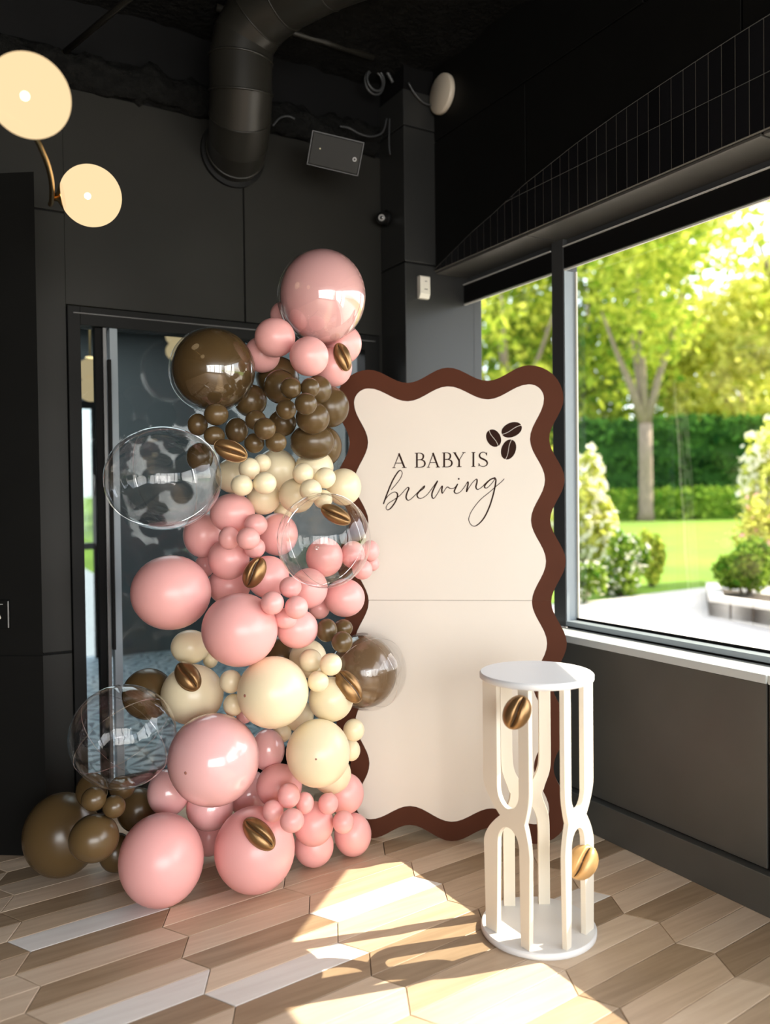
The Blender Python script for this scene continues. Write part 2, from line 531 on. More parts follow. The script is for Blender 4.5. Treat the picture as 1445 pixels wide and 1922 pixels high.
# ================================================================ MEASURED DATA
BALLOONS = [
    (1.4629, 2.9691, 2.2447, 0.1685, 0.1812, 'P', 'largest glossy pink balloon crowning the top of the balloon garland'),
    (1.3925, 3.1923, 2.2053, 0.0574, 0.0574, 'P', 'pink balloon peeking out behind the left side of the topmost big balloon'),
    (1.2535, 2.9624, 2.0618, 0.0774, 0.0754, 'P', 'pink balloon below left of the topmost big balloon, above the dark brown balloon'),
    (1.3399, 2.8433, 1.9792, 0.074, 0.074, 'P', 'pink balloon directly under the big topmost balloon, just above the olive brown cluster'),
    (1.2527, 3.0919, 2.0165, 0.0717, 0.0717, 'P', 'shaded pink balloon wedged between the big brown balloon and the pinks at the top'),
    (1.6004, 3.0743, 2.0843, 0.0818, 0.084, 'P', 'pink balloon at the right edge below the topmost balloon, behind the upper coffee bean'),
    (1.5238, 3.0088, 1.9751, 0.0774, 0.0796, 'P', 'pale pink balloon just under the upper coffee bean and above the backdrop corner'),
    (1.0495, 3.0812, 1.9426, 0.157, 0.157, 'B', 'largest brown balloon at upper left, stuffed inside a thin clear shell'),
    (1.3516, 3.1722, 1.9425, 0.0875, 0.0875, 'B', 'dark brown balloon right beside the largest one, under the pinks'),
    (1.2708, 2.9581, 1.8753, 0.0633, 0.0654, 'B', 'round brown balloon behind the highest small browns, near the garland top'),
    (1.2187, 3.138, 1.8387, 0.0659, 0.0659, 'B', 'medium brown balloon at the lower right of the largest brown one'),
    (1.2392, 2.7871, 1.8492, 0.0388, 0.0388, 'B', 'small brown balloon highest and leftmost of the quartet under the pinks'),
    (1.3048, 2.7634, 1.8501, 0.035, 0.037, 'B', 'small brown balloon at the top right of the quartet under the pinks'),
    (1.402, 2.9023, 1.8638, 0.0555, 0.0555, 'B', 'medium brown balloon tucked behind the top right small brown of the quartet'),
    (1.2529, 2.6905, 1.782, 0.0397, 0.0397, 'B', 'small brown balloon foremost in the quartet, catching the most light'),
    (1.4887, 2.972, 1.8089, 0.0764, 0.0827, 'B', 'brown balloon bulging at the right edge over the backdrop corner'),
    (1.3588, 2.8578, 1.7496, 0.0645, 0.0625, 'B', 'brown balloon below the foremost small one of the upper quartet'),
    (1.2213, 2.7922, 1.7696, 0.0368, 0.0368, 'B', 'small brown balloon at the lower left of the upper quartet'),
    (1.3098, 3.0326, 1.7441, 0.0546, 0.0546, 'B', 'brown balloon in the shade between the upper and lower small brown quartets'),
    (1.1496, 2.9089, 1.7383, 0.0396, 0.0376, 'B', 'small brown balloon at the top left of the lower quartet'),
    (1.1406, 2.7998, 1.6981, 0.0402, 0.0402, 'B', 'small brown balloon foremost in the lower quartet, above the creams'),
    (1.1424, 2.91, 1.6533, 0.0376, 0.0376, 'B', 'small brown balloon just right of the bean lying on the brown cluster'),
    (1.1922, 2.8212, 1.6528, 0.0389, 0.0369, 'B', 'small brown balloon lowest on the right of the lower quartet, above a small cream'),
    (1.1428, 3.0946, 1.7144, 0.0457, 0.0499, 'B', 'dark brown balloon in the middle of the cluster, above the bean'),
    (1.015, 2.9579, 1.7591, 0.0451, 0.0412, 'B', 'small brown balloon right under the largest brown balloon'),
    (0.9778, 3.0634, 1.7291, 0.0382, 0.0422, 'B', 'small brown balloon farthest left, above the upper clear bubble'),
    (1.0063, 2.9597, 1.6807, 0.0392, 0.0353, 'B', "small brown balloon just above the upper clear bubble's right side"),
    (1.3969, 2.9454, 1.6653, 0.0873, 0.0707, 'B', 'wide brown balloon just above the right cream group'),
    (1.523, 3.1042, 1.6604, 0.0773, 0.0839, 'B', "dark brown balloon with a white rim glint against the backdrop's scalloped edge"),
    (1.0628, 3.3084, 1.6194, 0.0543, 0.0608, 'B', 'dark brown balloon seen through the upper clear bubble'),
    (0.8099, 2.9341, 1.5231, 0.2035, 0.1828, 'C', 'largest clear bubble balloon, at the upper left in front of the glass door'),
    (1.1556, 3.1791, 1.5401, 0.0703, 0.0703, 'W', 'shaded cream balloon just right of the upper clear bubble'),
    (1.3182, 3.1178, 1.5625, 0.0839, 0.086, 'W', 'large cream balloon in the middle, under the small browns'),
    (1.1241, 2.915, 1.5585, 0.0395, 0.0415, 'W', 'small cream balloon topmost on the left, beside the bean on the browns'),
    (1.2007, 2.979, 1.5836, 0.0346, 0.0346, 'W', 'small cream balloon partly hidden, right behind the topmost small cream'),
    (1.0669, 2.8429, 1.4962, 0.0403, 0.0384, 'W', 'small cream balloon lower left of its foursome, above the upper pinks'),
    (1.144, 2.8155, 1.5032, 0.0424, 0.0405, 'W', 'small cream balloon lower right of its foursome under the browns'),
    (1.2341, 3.0559, 1.4492, 0.0669, 0.0648, 'W', 'cream balloon directly above the small pinks, under its small cream foursome'),
    (1.4449, 3.03, 1.5689, 0.0771, 0.0728, 'W', 'cream balloon topmost in the right group, touching the brown balloons'),
    (1.3108, 2.8464, 1.5394, 0.04, 0.04, 'W', 'small cream balloon at upper left of the right cream group'),
    (1.3875, 2.8178, 1.5228, 0.0401, 0.0401, 'W', 'small cream balloon at upper right of the right cream group'),
    (1.2994, 2.7589, 1.4765, 0.0409, 0.0409, 'W', 'small cream balloon at the lower middle of the right cream group'),
    (1.3219, 2.9318, 1.458, 0.0697, 0.0676, 'W', 'cream balloon at the left of the right group, above the right clear bubble'),
    (1.5318, 2.9439, 1.4901, 0.0701, 0.0743, 'W', 'cream balloon overlapping the backdrop, rightmost in the upper cream group'),
    (1.3784, 2.8198, 1.4427, 0.0361, 0.0361, 'W', 'small cream balloon behind the upper rim of the right clear bubble'),
    (1.351, 3.1351, 1.394, 0.0369, 0.0369, 'W', 'small shaded cream balloon low between the pinks and the right clear bubble'),
    (1.0919, 3.0158, 1.394, 0.0849, 0.0748, 'P', 'upper pink balloon right below the shaded creams, beside the upper clear bubble'),
    (1.0417, 3.2178, 1.3037, 0.0784, 0.089, 'P', 'shaded pink balloon below the upper clear bubble on the left'),
    (1.1421, 2.9049, 1.3507, 0.0435, 0.0415, 'P', 'small pink balloon at upper right of the upper small pink quartet'),
    (1.0498, 2.9376, 1.3032, 0.0393, 0.0433, 'P', 'small pink balloon at left of the upper small pink quartet'),
    (1.0846, 2.8333, 1.304, 0.0422, 0.0403, 'P', 'small pink balloon foremost in the upper small pink quartet'),
    (1.1681, 2.9854, 1.2607, 0.0406, 0.0406, 'P', 'small pink balloon lowest in the upper small pink quartet, near the bean'),
    (1.1026, 3.0951, 1.2146, 0.0808, 0.0808, 'P', 'pink balloon left of the bean in the middle of the garland'),
    (1.3071, 3.0898, 1.3035, 0.0811, 0.0854, 'P', 'pink balloon half hidden by the left rim of the right clear bubble'),
    (1.3043, 2.6638, 1.2969, 0.167, 0.1708, 'C', 'clear bubble balloon in front of the backdrop, at the right of the garland'),
    (1.4457, 2.9498, 1.2131, 0.0736, 0.0778, 'P', 'pink balloon seen through the lower part of the right clear bubble'),
    (1.559, 2.9253, 1.2198, 0.0489, 0.0553, 'P', 'pink balloon seen through the right rim of the right clear bubble'),
    (1.6403, 2.9267, 1.2312, 0.0366, 0.0431, 'P', 'small pink balloon farthest right, poking past the right clear bubble'),
    (1.5547, 2.8393, 1.1665, 0.0395, 0.0395, 'P', 'small pink balloon at the lower right of the right clear bubble'),
    (1.6758, 2.9733, 1.1747, 0.0285, 0.0307, 'P', 'tiny looking pink balloon behind the pair right of the clear bubble'),
    (1.2131, 2.9668, 1.1475, 0.0815, 0.0815, 'P', 'pink balloon carrying the bean in the middle of the garland'),
    (1.3572, 2.9124, 1.1001, 0.074, 0.0781, 'P', 'pink balloon just under the right clear bubble'),
    (1.5272, 2.9379, 1.0483, 0.0807, 0.0765, 'P', 'pink balloon resting against the backdrop below the right clear bubble'),
    (1.2234, 2.7804, 1.1246, 0.0407, 0.0388, 'P', 'small pink balloon topmost in the middle small pink quartet'),
    (1.128, 2.7229, 1.0795, 0.0413, 0.0413, 'P', 'small pink balloon leftmost in the middle small pink quartet'),
    (1.2071, 2.6945, 1.0614, 0.0415, 0.0415, 'P', 'small pink balloon rightmost in the middle small pink quartet'),
    (1.2049, 2.7851, 1.0109, 0.0407, 0.0387, 'P', 'small pink balloon lowest in the middle small pink quartet'),
    (1.279, 2.848, 0.959, 0.0778, 0.0738, 'P', 'pink balloon below the middle small pink quartet'),
    (1.468, 3.0505, 0.9979, 0.0434, 0.0434, 'P', 'shaded pink balloon in the gap above the four small browns at right'),
    (0.874, 3.0902, 1.0999, 0.1478, 0.1398, 'P', 'large pink balloon sticking out to the left at mid height'),
    (1.0721, 3.297, 1.1759, 0.0391, 0.0478, 'P', 'dim pink balloon behind the top right of the large left pink balloon'),
    (1.1352, 3.1849, 1.1009, 0.0853, 0.0768, 'P', 'deep shaded pink balloon above the big middle pink balloon'),
    (1.0498, 2.8402, 0.9769, 0.1361, 0.1322, 'P', 'large pink balloon in the middle, above the big cream balloon'),
    (0.9868, 3.2307, 0.8629, 0.0761, 0.0676, 'W', 'shaded cream balloon left of the large middle pink balloon'),
    (0.9645, 3.1401, 0.6951, 0.1194, 0.1153, 'W', 'large shaded cream balloon carrying a dark bean on the left'),
    (1.0866, 3.2848, 0.7923, 0.0305, 0.0348, 'W', 'little shaded cream balloon under the left side of the large middle pink balloon'),
    (1.1564, 2.798, 0.7463, 0.1293, 0.1293, 'W', 'biggest cream balloon, at the centre of the lower garland'),
    (1.045, 2.9302, 0.774, 0.0413, 0.0433, 'W', 'small cream balloon upper left of the biggest cream balloon'),
    (1.0524, 2.926, 0.687, 0.0374, 0.0413, 'W', 'small cream balloon lower left of the biggest cream balloon'),
    (1.1501, 3.0725, 0.6007, 0.0333, 0.0312, 'W', 'small cream balloon below left of the biggest cream, above the glossy pink'),
    (1.3858, 2.9875, 0.8126, 0.0738, 0.0759, 'W', 'medium cream balloon under the pinks, behind the small creams at right'),
    (1.3235, 2.8296, 0.837, 0.044, 0.044, 'W', 'small cream balloon at the top of the trio right of the biggest cream'),
    (1.3569, 2.7269, 0.8366, 0.0411, 0.0411, 'W', 'small cream balloon at the right of the trio beside the tinted bubble'),
    (1.3116, 2.7424, 0.7764, 0.039, 0.039, 'W', 'small cream balloon lowest of the trio right of the biggest cream'),
    (1.3922, 2.8016, 0.6889, 0.0844, 0.0844, 'W', 'cream balloon carrying a bean beside the tinted brown bubble'),
    (1.3863, 3.0881, 0.5634, 0.0629, 0.0629, 'W', 'cream balloon in shade below the biggest cream balloon'),
    (1.5113, 2.8448, 0.5433, 0.0415, 0.0435, 'W', 'small cream balloon farthest right, against the backdrop'),
    (1.5394, 2.9225, 0.4393, 0.0362, 0.0425, 'W', 'small cream balloon half hidden at the right of the lower cream balloon'),
    (1.3065, 2.7397, 0.5153, 0.117, 0.1228, 'W', 'large cream balloon low on the right, above the bottom pinks'),
    (1.447, 2.9156, 0.3637, 0.0775, 0.0775, 'W', 'cream balloon peeking out below the large lower right cream'),
    (1.312, 3.0861, 0.5056, 0.0386, 0.0386, 'W', 'shaded cream balloon in the gap above the lower right cream'),
    (1.3821, 2.8098, 0.9487, 0.0402, 0.0442, 'B', 'small brown balloon left of the three by the tinted bubble'),
    (1.4799, 2.8635, 0.9409, 0.0372, 0.0352, 'B', 'small brown balloon at upper right of the three by the tinted bubble'),
    (1.3973, 2.7136, 0.9169, 0.0392, 0.0392, 'B', 'small brown balloon lowest of the three by the tinted bubble'),
    (1.6355, 2.9522, 0.7389, 0.1585, 0.1585, 'S', 'smoky brown balloon inside a clear bubble, in front of the backdrop'),
    (1.3488, 3.1841, 0.7868, 0.0926, 0.0926, 'B', 'very dark brown balloon in the gap between the big pink and small creams'),
    (0.8308, 3.289, 0.6848, 0.0986, 0.1007, 'B', 'dark brown balloon behind the lower clear bubble'),
    (0.6627, 2.97, 0.6204, 0.183, 0.1793, 'C', 'clear bubble balloon at the lower left, above the brown floor balloons'),
    (0.9542, 2.8663, 0.5178, 0.162, 0.1639, 'P', 'biggest glossy pink balloon in the lower garland, with window reflections'),
    (1.2305, 3.0399, 0.4619, 0.0669, 0.0816, 'P', 'pink balloon between the glossy pink and the lower right cream'),
    (1.2375, 2.9438, 0.346, 0.0878, 0.0837, 'P', 'deep pink balloon above the lower small pink quartet'),
    (1.2033, 2.7746, 0.3674, 0.0407, 0.0446, 'P', 'small pink balloon at the top of the lower quartet by the big cream'),
    (1.2925, 2.8317, 0.3046, 0.034, 0.04, 'P', 'small pink balloon at the right of the lower quartet'),
    (1.1481, 2.7936, 0.3159, 0.0386, 0.0405, 'P', 'small pink balloon at the left of the lower quartet'),
    (1.1783, 2.6919, 0.3085, 0.0433, 0.0415, 'P', 'small pink balloon lowest of the lower quartet, over the big floor pink'),
    (1.3465, 2.8742, 0.2004, 0.0775, 0.0837, 'P', 'pink balloon low on the right, behind the small lower quartet'),
    (1.3752, 2.8011, 0.2959, 0.0382, 0.0402, 'P', 'small pink balloon between two medium pinks at lower right'),
    (1.5296, 2.9636, 0.2553, 0.0774, 0.0817, 'P', "pink balloon against the backdrop's left edge, below the large cream"),
    (1.4268, 2.7806, 0.2211, 0.0403, 0.0423, 'P', 'small pink balloon atop the rightmost floor balloon'),
    (1.558, 2.9529, 0.0862, 0.0754, 0.0862, 'P', 'rightmost pink balloon resting on the floor in front of the backdrop'),
    (1.382, 2.9479, 0.0796, 0.0775, 0.0796, 'P', 'pink balloon on the floor between the beaned pink and the rightmost one'),
    (1.1079, 2.8752, 0.1552, 0.1474, 0.1552, 'P', 'big pink balloon on the floor carrying a bean'),
    (0.786, 2.9564, 0.162, 0.1486, 0.162, 'P', 'big egg shaped pink balloon on the floor, nearest the camera'),
    (0.8737, 3.1701, 0.3221, 0.08, 0.0902, 'P', 'pink balloon right of the lower clear bubble, left of the glossy pink'),
    (1.0192, 3.1152, 0.2527, 0.091, 0.0889, 'P', 'pink balloon directly beneath the biggest glossy pink balloon'),
    (1.04, 3.1976, 0.109, 0.0785, 0.0785, 'P', 'shaded pink balloon low between the two big floor pinks'),
    (1.2223, 3.223, 0.2329, 0.0877, 0.0965, 'P', 'dark shaded pink balloon deep in the gap right of the glossy pink'),
    (0.5192, 3.3918, 0.1586, 0.1442, 0.1586, 'B', 'largest brown balloon on the floor at far left'),
    (0.5634, 2.9983, 0.2728, 0.0853, 0.0816, 'B', 'medium brown balloon in front of the largest floor brown'),
    (0.6092, 3.2669, 0.3492, 0.0585, 0.0666, 'B', 'brown balloon just below the lower clear bubble, at its left'),
    (0.5653, 2.9959, 0.4095, 0.0426, 0.0408, 'B', 'small brown balloon left of the pair above the floor browns'),
    (0.63, 2.9811, 0.3751, 0.0392, 0.0392, 'B', 'small brown balloon right of the pair above the floor browns'),
    (0.6941, 3.1426, 0.3825, 0.0474, 0.0435, 'B', 'brown balloon tucked under the rim of the lower clear bubble'),
    (0.7853, 3.2948, 0.2316, 0.0795, 0.0858, 'B', 'shaded brown balloon between the small browns and the pinks at the bottom'),
    (0.705, 3.3125, 0.0748, 0.0665, 0.0748, 'B', 'dark brown balloon on the floor behind the egg shaped pink balloon'),
]
BREW = [(-0.2457, 1.4807), (-0.2217, 1.5076), (-0.2039, 1.5326), (-0.1975, 1.5525), (-0.2046, 1.5636), (-0.2161, 1.5566), (-0.2383, 1.5221), (-0.2601, 1.4723), (-0.2795, 1.4201), (-0.2684, 1.4429), (-0.253, 1.4603), (-0.2338, 1.471), (-0.2214, 1.4671), (-0.2186, 1.4528), (-0.2293, 1.4267), (-0.2485, 1.4017), (-0.2619, 1.3947), (-0.2681, 1.4048), (-0.258, 1.4223), (-0.234, 1.4377), (-0.2076, 1.4565), (-0.1861, 1.48), (-0.1741, 1.4903), (-0.1694, 1.4845), (-0.1776, 1.4666), (-0.1815, 1.4466), (-0.173, 1.4347), (-0.1577, 1.4426), (-0.1338, 1.466), (-0.1109, 1.4895), (-0.1023, 1.496), (-0.1071, 1.4856), (-0.1267, 1.4698), (-0.1344, 1.4556), (-0.1269, 1.4437), (-0.1117, 1.4444), (-0.0912, 1.4584), (-0.0673, 1.4889), (-0.0463, 1.5171), (-0.0578, 1.4936), (-0.0699, 1.4653), (-0.07, 1.4473), (-0.062, 1.4425), (-0.0477, 1.4612), (-0.0353, 1.4838), (-0.0262, 1.4946), (-0.0287, 1.4766), (-0.026, 1.4633), (-0.0155, 1.4779), (-0.005, 1.4896), (0.0081, 1.4833), (0.0251, 1.4859), (0.0388, 1.5018), (0.0293, 1.483), (0.0245, 1.4689), (0.0338, 1.4617), (0.0512, 1.4695), (0.0693, 1.4919), (0.0816, 1.5107), (0.0829, 1.5003), (0.0761, 1.4683), (0.0889, 1.4893), (0.1046, 1.5103), (0.1192, 1.5219), (0.1209, 1.5092), (0.1161, 1.489), (0.123, 1.4776), (0.1394, 1.4863), (0.1573, 1.504), (0.178, 1.5211), (0.1986, 1.5279)]
GEE = [(0.1995, 1.5251), (0.178, 1.5188), (0.1573, 1.4993), (0.1525, 1.4871), (0.1627, 1.4837), (0.1815, 1.5008), (0.1994, 1.5222), (0.1977, 1.495), (0.188, 1.4528), (0.1712, 1.4013), (0.1475, 1.3546), (0.1201, 1.3266), (0.1014, 1.323), (0.0876, 1.3386), (0.0859, 1.3598), (0.1011, 1.3926), (0.1342, 1.4337), (0.1718, 1.4648), (0.2, 1.4893), (0.2225, 1.5078), (0.2357, 1.5217)]
DOT = (0.0437, 1.5239)
LETTERS = [[([(-0.2343, 1.5755), (-0.2094, 1.6375)], (0.0031, 0.0037199999999999998)), ([(-0.2118, 1.6375), (-0.1877, 1.5755)], (0.0076, 0.0076)), ([(-0.2272, 1.5954), (-0.1945, 1.5953)], (0.0031, 0.0031)), ([(-0.2401, 1.5755), (-0.2261, 1.5755)], (0.0031, 0.0031)), ([(-0.1982, 1.5755), (-0.1784, 1.5755)], (0.0031, 0.0031))], [([(-0.1343, 1.5754), (-0.1339, 1.6373)], (0.0076, 0.0076)), ([(-0.1339, 1.6367), (-0.1201, 1.6366), (-0.1086, 1.631), (-0.1064, 1.6223), (-0.1097, 1.6125), (-0.1203, 1.6081), (-0.1341, 1.6082)], (0.0031, 0.0031, 0.00608, 0.0076, 0.00608, 0.0031, 0.0031)), ([(-0.1341, 1.6082), (-0.118, 1.6081), (-0.1042, 1.6025), (-0.0997, 1.592), (-0.1044, 1.5809), (-0.1182, 1.576), (-0.1343, 1.576)], (0.0031, 0.0031, 0.00608, 0.0076, 0.00608, 0.0031, 0.0031)), ([(-0.1432, 1.6367), (-0.1316, 1.6367)], (0.0031, 0.0031)), ([(-0.1436, 1.576), (-0.132, 1.576)], (0.0031, 0.0031))], [([(-0.0861, 1.5753), (-0.0634, 1.637)], (0.0031, 0.0037199999999999998)), ([(-0.0655, 1.6371), (-0.0437, 1.5753)], (0.0076, 0.0076)), ([(-0.0796, 1.5951), (-0.0499, 1.595)], (0.0031, 0.0031)), ([(-0.0914, 1.5753), (-0.0787, 1.5753)], (0.0031, 0.0031)), ([(-0.0533, 1.5753), (-0.0353, 1.5753)], (0.0031, 0.0031))], [([(-0.0177, 1.5752), (-0.0172, 1.6369)], (0.0076, 0.0076)), ([(-0.0172, 1.6363), (-0.0041, 1.6362), (0.0068, 1.6306), (0.009, 1.622), (0.0058, 1.6122), (-0.0043, 1.6079), (-0.0175, 1.6079)], (0.0031, 0.0031, 0.00608, 0.0076, 0.00608, 0.0031, 0.0031)), ([(-0.0175, 1.6079), (-0.0021, 1.6079), (0.011, 1.6023), (0.0153, 1.5918), (0.0108, 1.5807), (-0.0024, 1.5758), (-0.0177, 1.5758)], (0.0031, 0.0031, 0.00608, 0.0076, 0.00608, 0.0031, 0.0031)), ([(-0.026, 1.6363), (-0.0151, 1.6363)], (0.0031, 0.0031)), ([(-0.0265, 1.5759), (-0.0155, 1.5758)], (0.0031, 0.0031))], [([(0.0262, 1.6368), (0.046, 1.6028)], (0.0076, 0.0076)), ([(0.0665, 1.6366), (0.046, 1.6028)], (0.0031, 0.0031)), ([(0.0461, 1.6041), (0.0458, 1.5751)], (0.0076, 0.0076)), ([(0.0196, 1.6362), (0.0342, 1.6361)], (0.0031, 0.0031)), ([(0.0594, 1.636), (0.0735, 1.636)], (0.0031, 0.0031)), ([(0.0357, 1.5758), (0.0559, 1.5757)], (0.0031, 0.0031))], [([(0.1063, 1.5751), (0.1069, 1.6365)], (0.0076, 0.0076)), ([(0.0987, 1.6359), (0.1151, 1.6358)], (0.0031, 0.0031)), ([(0.0981, 1.5757), (0.1145, 1.5757)], (0.0031, 0.0031))], [([(0.1629, 1.624), (0.1579, 1.6326), (0.1479, 1.6363), (0.1369, 1.6321), (0.1326, 1.6217), (0.1371, 1.6124), (0.1476, 1.6069), (0.1593, 1.6001), (0.1651, 1.5903), (0.1608, 1.5799), (0.1473, 1.575), (0.1355, 1.5787), (0.1297, 1.5873)], (0.0031, 0.0031, 0.0031, 0.00456, 0.00684, 0.0076, 0.0076, 0.0076, 0.00684, 0.00456, 0.0031, 0.0031, 0.0031)), ([(0.163, 1.6351), (0.1628, 1.6216)], (0.0031, 0.0031)), ([(0.1297, 1.5897), (0.1296, 1.5762)], (0.0031, 0.0031))]]
PBEANS = [(0.1928, 1.6953, 0.0389, 0.0284, -1.1071), (0.269, 1.7292, 0.0447, 0.0292, 0.3926), (0.2551, 1.6456, 0.0439, 0.0291, 1.2195)]
BEANS = [(1.5258, 2.9285, 2.0037, -0.2446, -0.9666, 0.0762, 0.2862, -0.147, -0.9468, 0.1141, 0.0655, 'A', 'bronze coffee bean balloon highest in the garland, on the pinks at upper right'), (1.0447, 2.8926, 1.6229, -0.3392, -0.9391, -0.0561, 0.8637, -0.2872, -0.4142, 0.1243, 0.0718, 'A', 'bronze coffee bean balloon lying on the olive brown cluster beside the upper clear bubble'), (1.1401, 2.9195, 1.1724, -0.6051, -0.774, 0.1864, 0.4529, -0.142, 0.8802, 0.1196, 0.0797, 'A', 'coffee bean balloon on a pink balloon in the middle of the garland'), (0.924, 3.0601, 0.7834, -0.3148, -0.8314, 0.4579, 0.3633, -0.5513, -0.7511, 0.1244, 0.0842, 'A', 'dark coffee bean balloon on the large shaded cream balloon at left'), (1.4384, 2.7411, 0.742, -0.0022, -0.891, 0.454, 0.4202, -0.4128, -0.8081, 0.1357, 0.0858, 'A', 'coffee bean balloon beside the smoky tinted bubble at right'), (1.0802, 2.7583, 0.2589, -0.2662, -0.8171, 0.5114, 0.5127, -0.5693, -0.6427, 0.1402, 0.0796, 'A', 'bronze coffee bean balloon on the big pink floor balloon, lowest in the garland'), (1.3959, 2.7496, 1.385, -0.4526, -0.8915, 0.0211, 0.7692, -0.4023, -0.4964, 0.1187, 0.0613, 'A', 'coffee bean balloon seen through the top of the right clear bubble'), (1.6277, 1.9949, 0.782, -0.6119, -0.75, 0.2511, 0.5081, -0.1294, 0.8515, 0.1069, 0.0806, 'A', 'shiny brown coffee bean on the plinth, just under its round top'), (1.8765, 1.9768, 0.2666, -0.6315, -0.6653, 0.3983, 0.6264, -0.1351, 0.7677, 0.1136, 0.0912, 'B', 'coffee bean low on the right leg of the plinth, its foil coloured as sunlit')]
TIPS = [(112, (-0.0783, -0.1089, -0.0714)), (76, (-0.1227, -0.0395, 0.0105)), (88, (-0.0575, -0.1026, 0.0138)), (98, (-0.1315, -0.0954, 0.0007))]
PIPE1 = [(0.66, 4.827, 3.7), (0.746, 4.518, 3.7), (0.934, 3.841, 3.7), (0.993, 3.61, 3.7)]
PIPE2 = [(1.388, 3.705, 3.7), (1.607, 3.719, 3.7), (1.861, 3.716, 3.7), (2.141, 3.731, 3.7)]
CABLES = [[(2.215, 3.86, 3.778), (2.274, 3.86, 3.753), (2.319, 3.86, 3.699), (2.335, 3.86, 3.675)], [(2.013, 3.86, 3.373), (2.066, 3.86, 3.376), (2.129, 3.86, 3.359), (2.203, 3.86, 3.36), (2.269, 3.86, 3.397), (2.296, 3.86, 3.476)], [(2.313, 3.86, 3.477), (2.309, 3.86, 3.399), (2.308, 3.86, 3.328), (2.314, 3.86, 3.287)], [(1.638, 3.86, 3.296), (1.675, 3.86, 3.341), (1.719, 3.86, 3.361), (1.757, 3.86, 3.356)]]
COIL = (2.23, 3.86, 3.664)
CAB2 = [(2.352, 3.73, 3.623), (2.391, 3.73, 3.576), (2.447, 3.73, 3.539), (2.515, 3.73, 3.537)]
TREES = [(16.908, 15.368, 9.0, 2.7, 4.6, 3000, 0.13, 'leaf_light', 'slender tree with a forked pale trunk standing on the lawn', 0.19, 2.55), (21.015, 21.306, 11, 4.4, 1.2, 5000, 0.19, 'leaf_mid', 'bright tree behind the hedge, left of the forked lawn tree', 0.22, 2.6), (17.175, 21.234, 12, 4.4, 1.0, 6000, 0.16, 'leaf_light', 'yellow green tree filling the narrow window left of the mullion', 0.2, 2.4), (18.004, 25.383, 11, 4.2, 1.2, 4600, 0.18, 'leaf_mid', 'tree at the far left edge of the narrow window', 0.2, 2.6), (23.134, 25.86, 13, 4.6, 1.5, 4600, 0.22, 'leaf_mid', 'tall tree behind the window mullion', 0.22, 3), (26.562, 22.697, 10.5, 4.4, 1.5, 5600, 0.2, 'leaf_glow', 'yellow lit tree behind the hedge, right of the forked lawn tree', 0.22, 3), (28.502, 20.404, 7.6, 4.2, 1.0, 5000, 0.2, 'leaf_glow', 'low sunlit tree below the bright sky gap at the right', 0.2, 2.0), (33.857, 26.541, 8.5, 4.2, 1.5, 3800, 0.22, 'leaf_glow', 'farthest tree in the haze, behind the sunlit trees', 0.22, 3), (22.439, 14.682, 11.5, 3.2, 7.0, 1000, 0.18, 'leaf_glow', 'tree whose upper twigs enter the top right window corner', 0.2, 4.5)]
HEDGES = [((16.503, 19.89), (24.534, 14.037), 1.6, 2.75, 17000, 0.13, 'leaf_dark', 'tall dark green hedge across the back of the garden'), ((14.877, 17.482), (20.912, 12.795), 1.0, 0.75, 7000, 0.09, 'leaf_hedge', 'low clipped hedge row in front of the tall dark hedge')]
BUSHES = [(8.188, 7.839, 0.34, 0.3, 0.86, 2600, 0.055, 'leaf_hedge', 'white flowering bush at the left end of the lawn', {'flowers': ('petal', 420, 0.045), 'seed': 1}), (7.375, 7.735, 0.26, 0.26, 0.62, 1800, 0.05, 'leaf_hedge', 'low bush beside the window frame at the patio edge', {'flowers': ('petal', 300, 0.04), 'seed': 2}), (9.061, 8.14, 0.18, 0.2, 0.8, 1600, 0.05, 'leaf_light', 'yellow green bush at the right of the white flowering bush', {'seed': 3}), (8.723, 9.148, 0.4, 0.36, 1.85, 2400, 0.07, 'leaf_glow', 'tall pale flowering shrub close to the window mullion', {'flowers': ('petal', 800, 0.075), 'seed': 4}), (8.719, 6.37, 0.44, 0.3, 0.66, 4600, 0.045, 'leaf_hedge', 'clipped green box bush in the stone planter', {'seed': 5, 'z0': 0.18}), (8.81, 5.39, 0.38, 0.3, 0.6, 3200, 0.045, 'leaf_hedge', 'box bush at the right end of the stone planter', {'seed': 6, 'z0': 0.18}), (9.757, 6.922, 0.34, 0.28, 1.16, 1500, 0.05, 'leaf_glow', 'flower bush with pink blossoms behind the box bush', {'flowers': ('petal_pink', 90, 0.05), 'seed': 7, 'z0': 0.15}), (10.46, 7.322, 0.55, 0.5, 2.15, 3000, 0.07, 'leaf_glow', 'tall cream flowering shrub at the right edge of the window', {'flowers': ('petal', 900, 0.075), 'seed': 8})]
PLC = (7.82, 6.201)
PLK = ((7.82, 6.201), (7.649, 4.68), (9.02, 7.201))
BX, BYY, BYAW, BLEAN = 1.97508, 2.85735, -0.63849, 0.05734

# ================================================================ THE SETTING
# ---------------------------------------------------------------- floor of chevron-cut planks
floor = boxo('floor', -3.5, 2.75, -3.6, 4.06, -0.06, -0.006, M['subfloor'], kind='structure')
AX, AY, BY, ZIG = 0.4635, 0.0455, 0.11075, 0.0285
DIR = Vector((AX, AY, 0)).normalized()


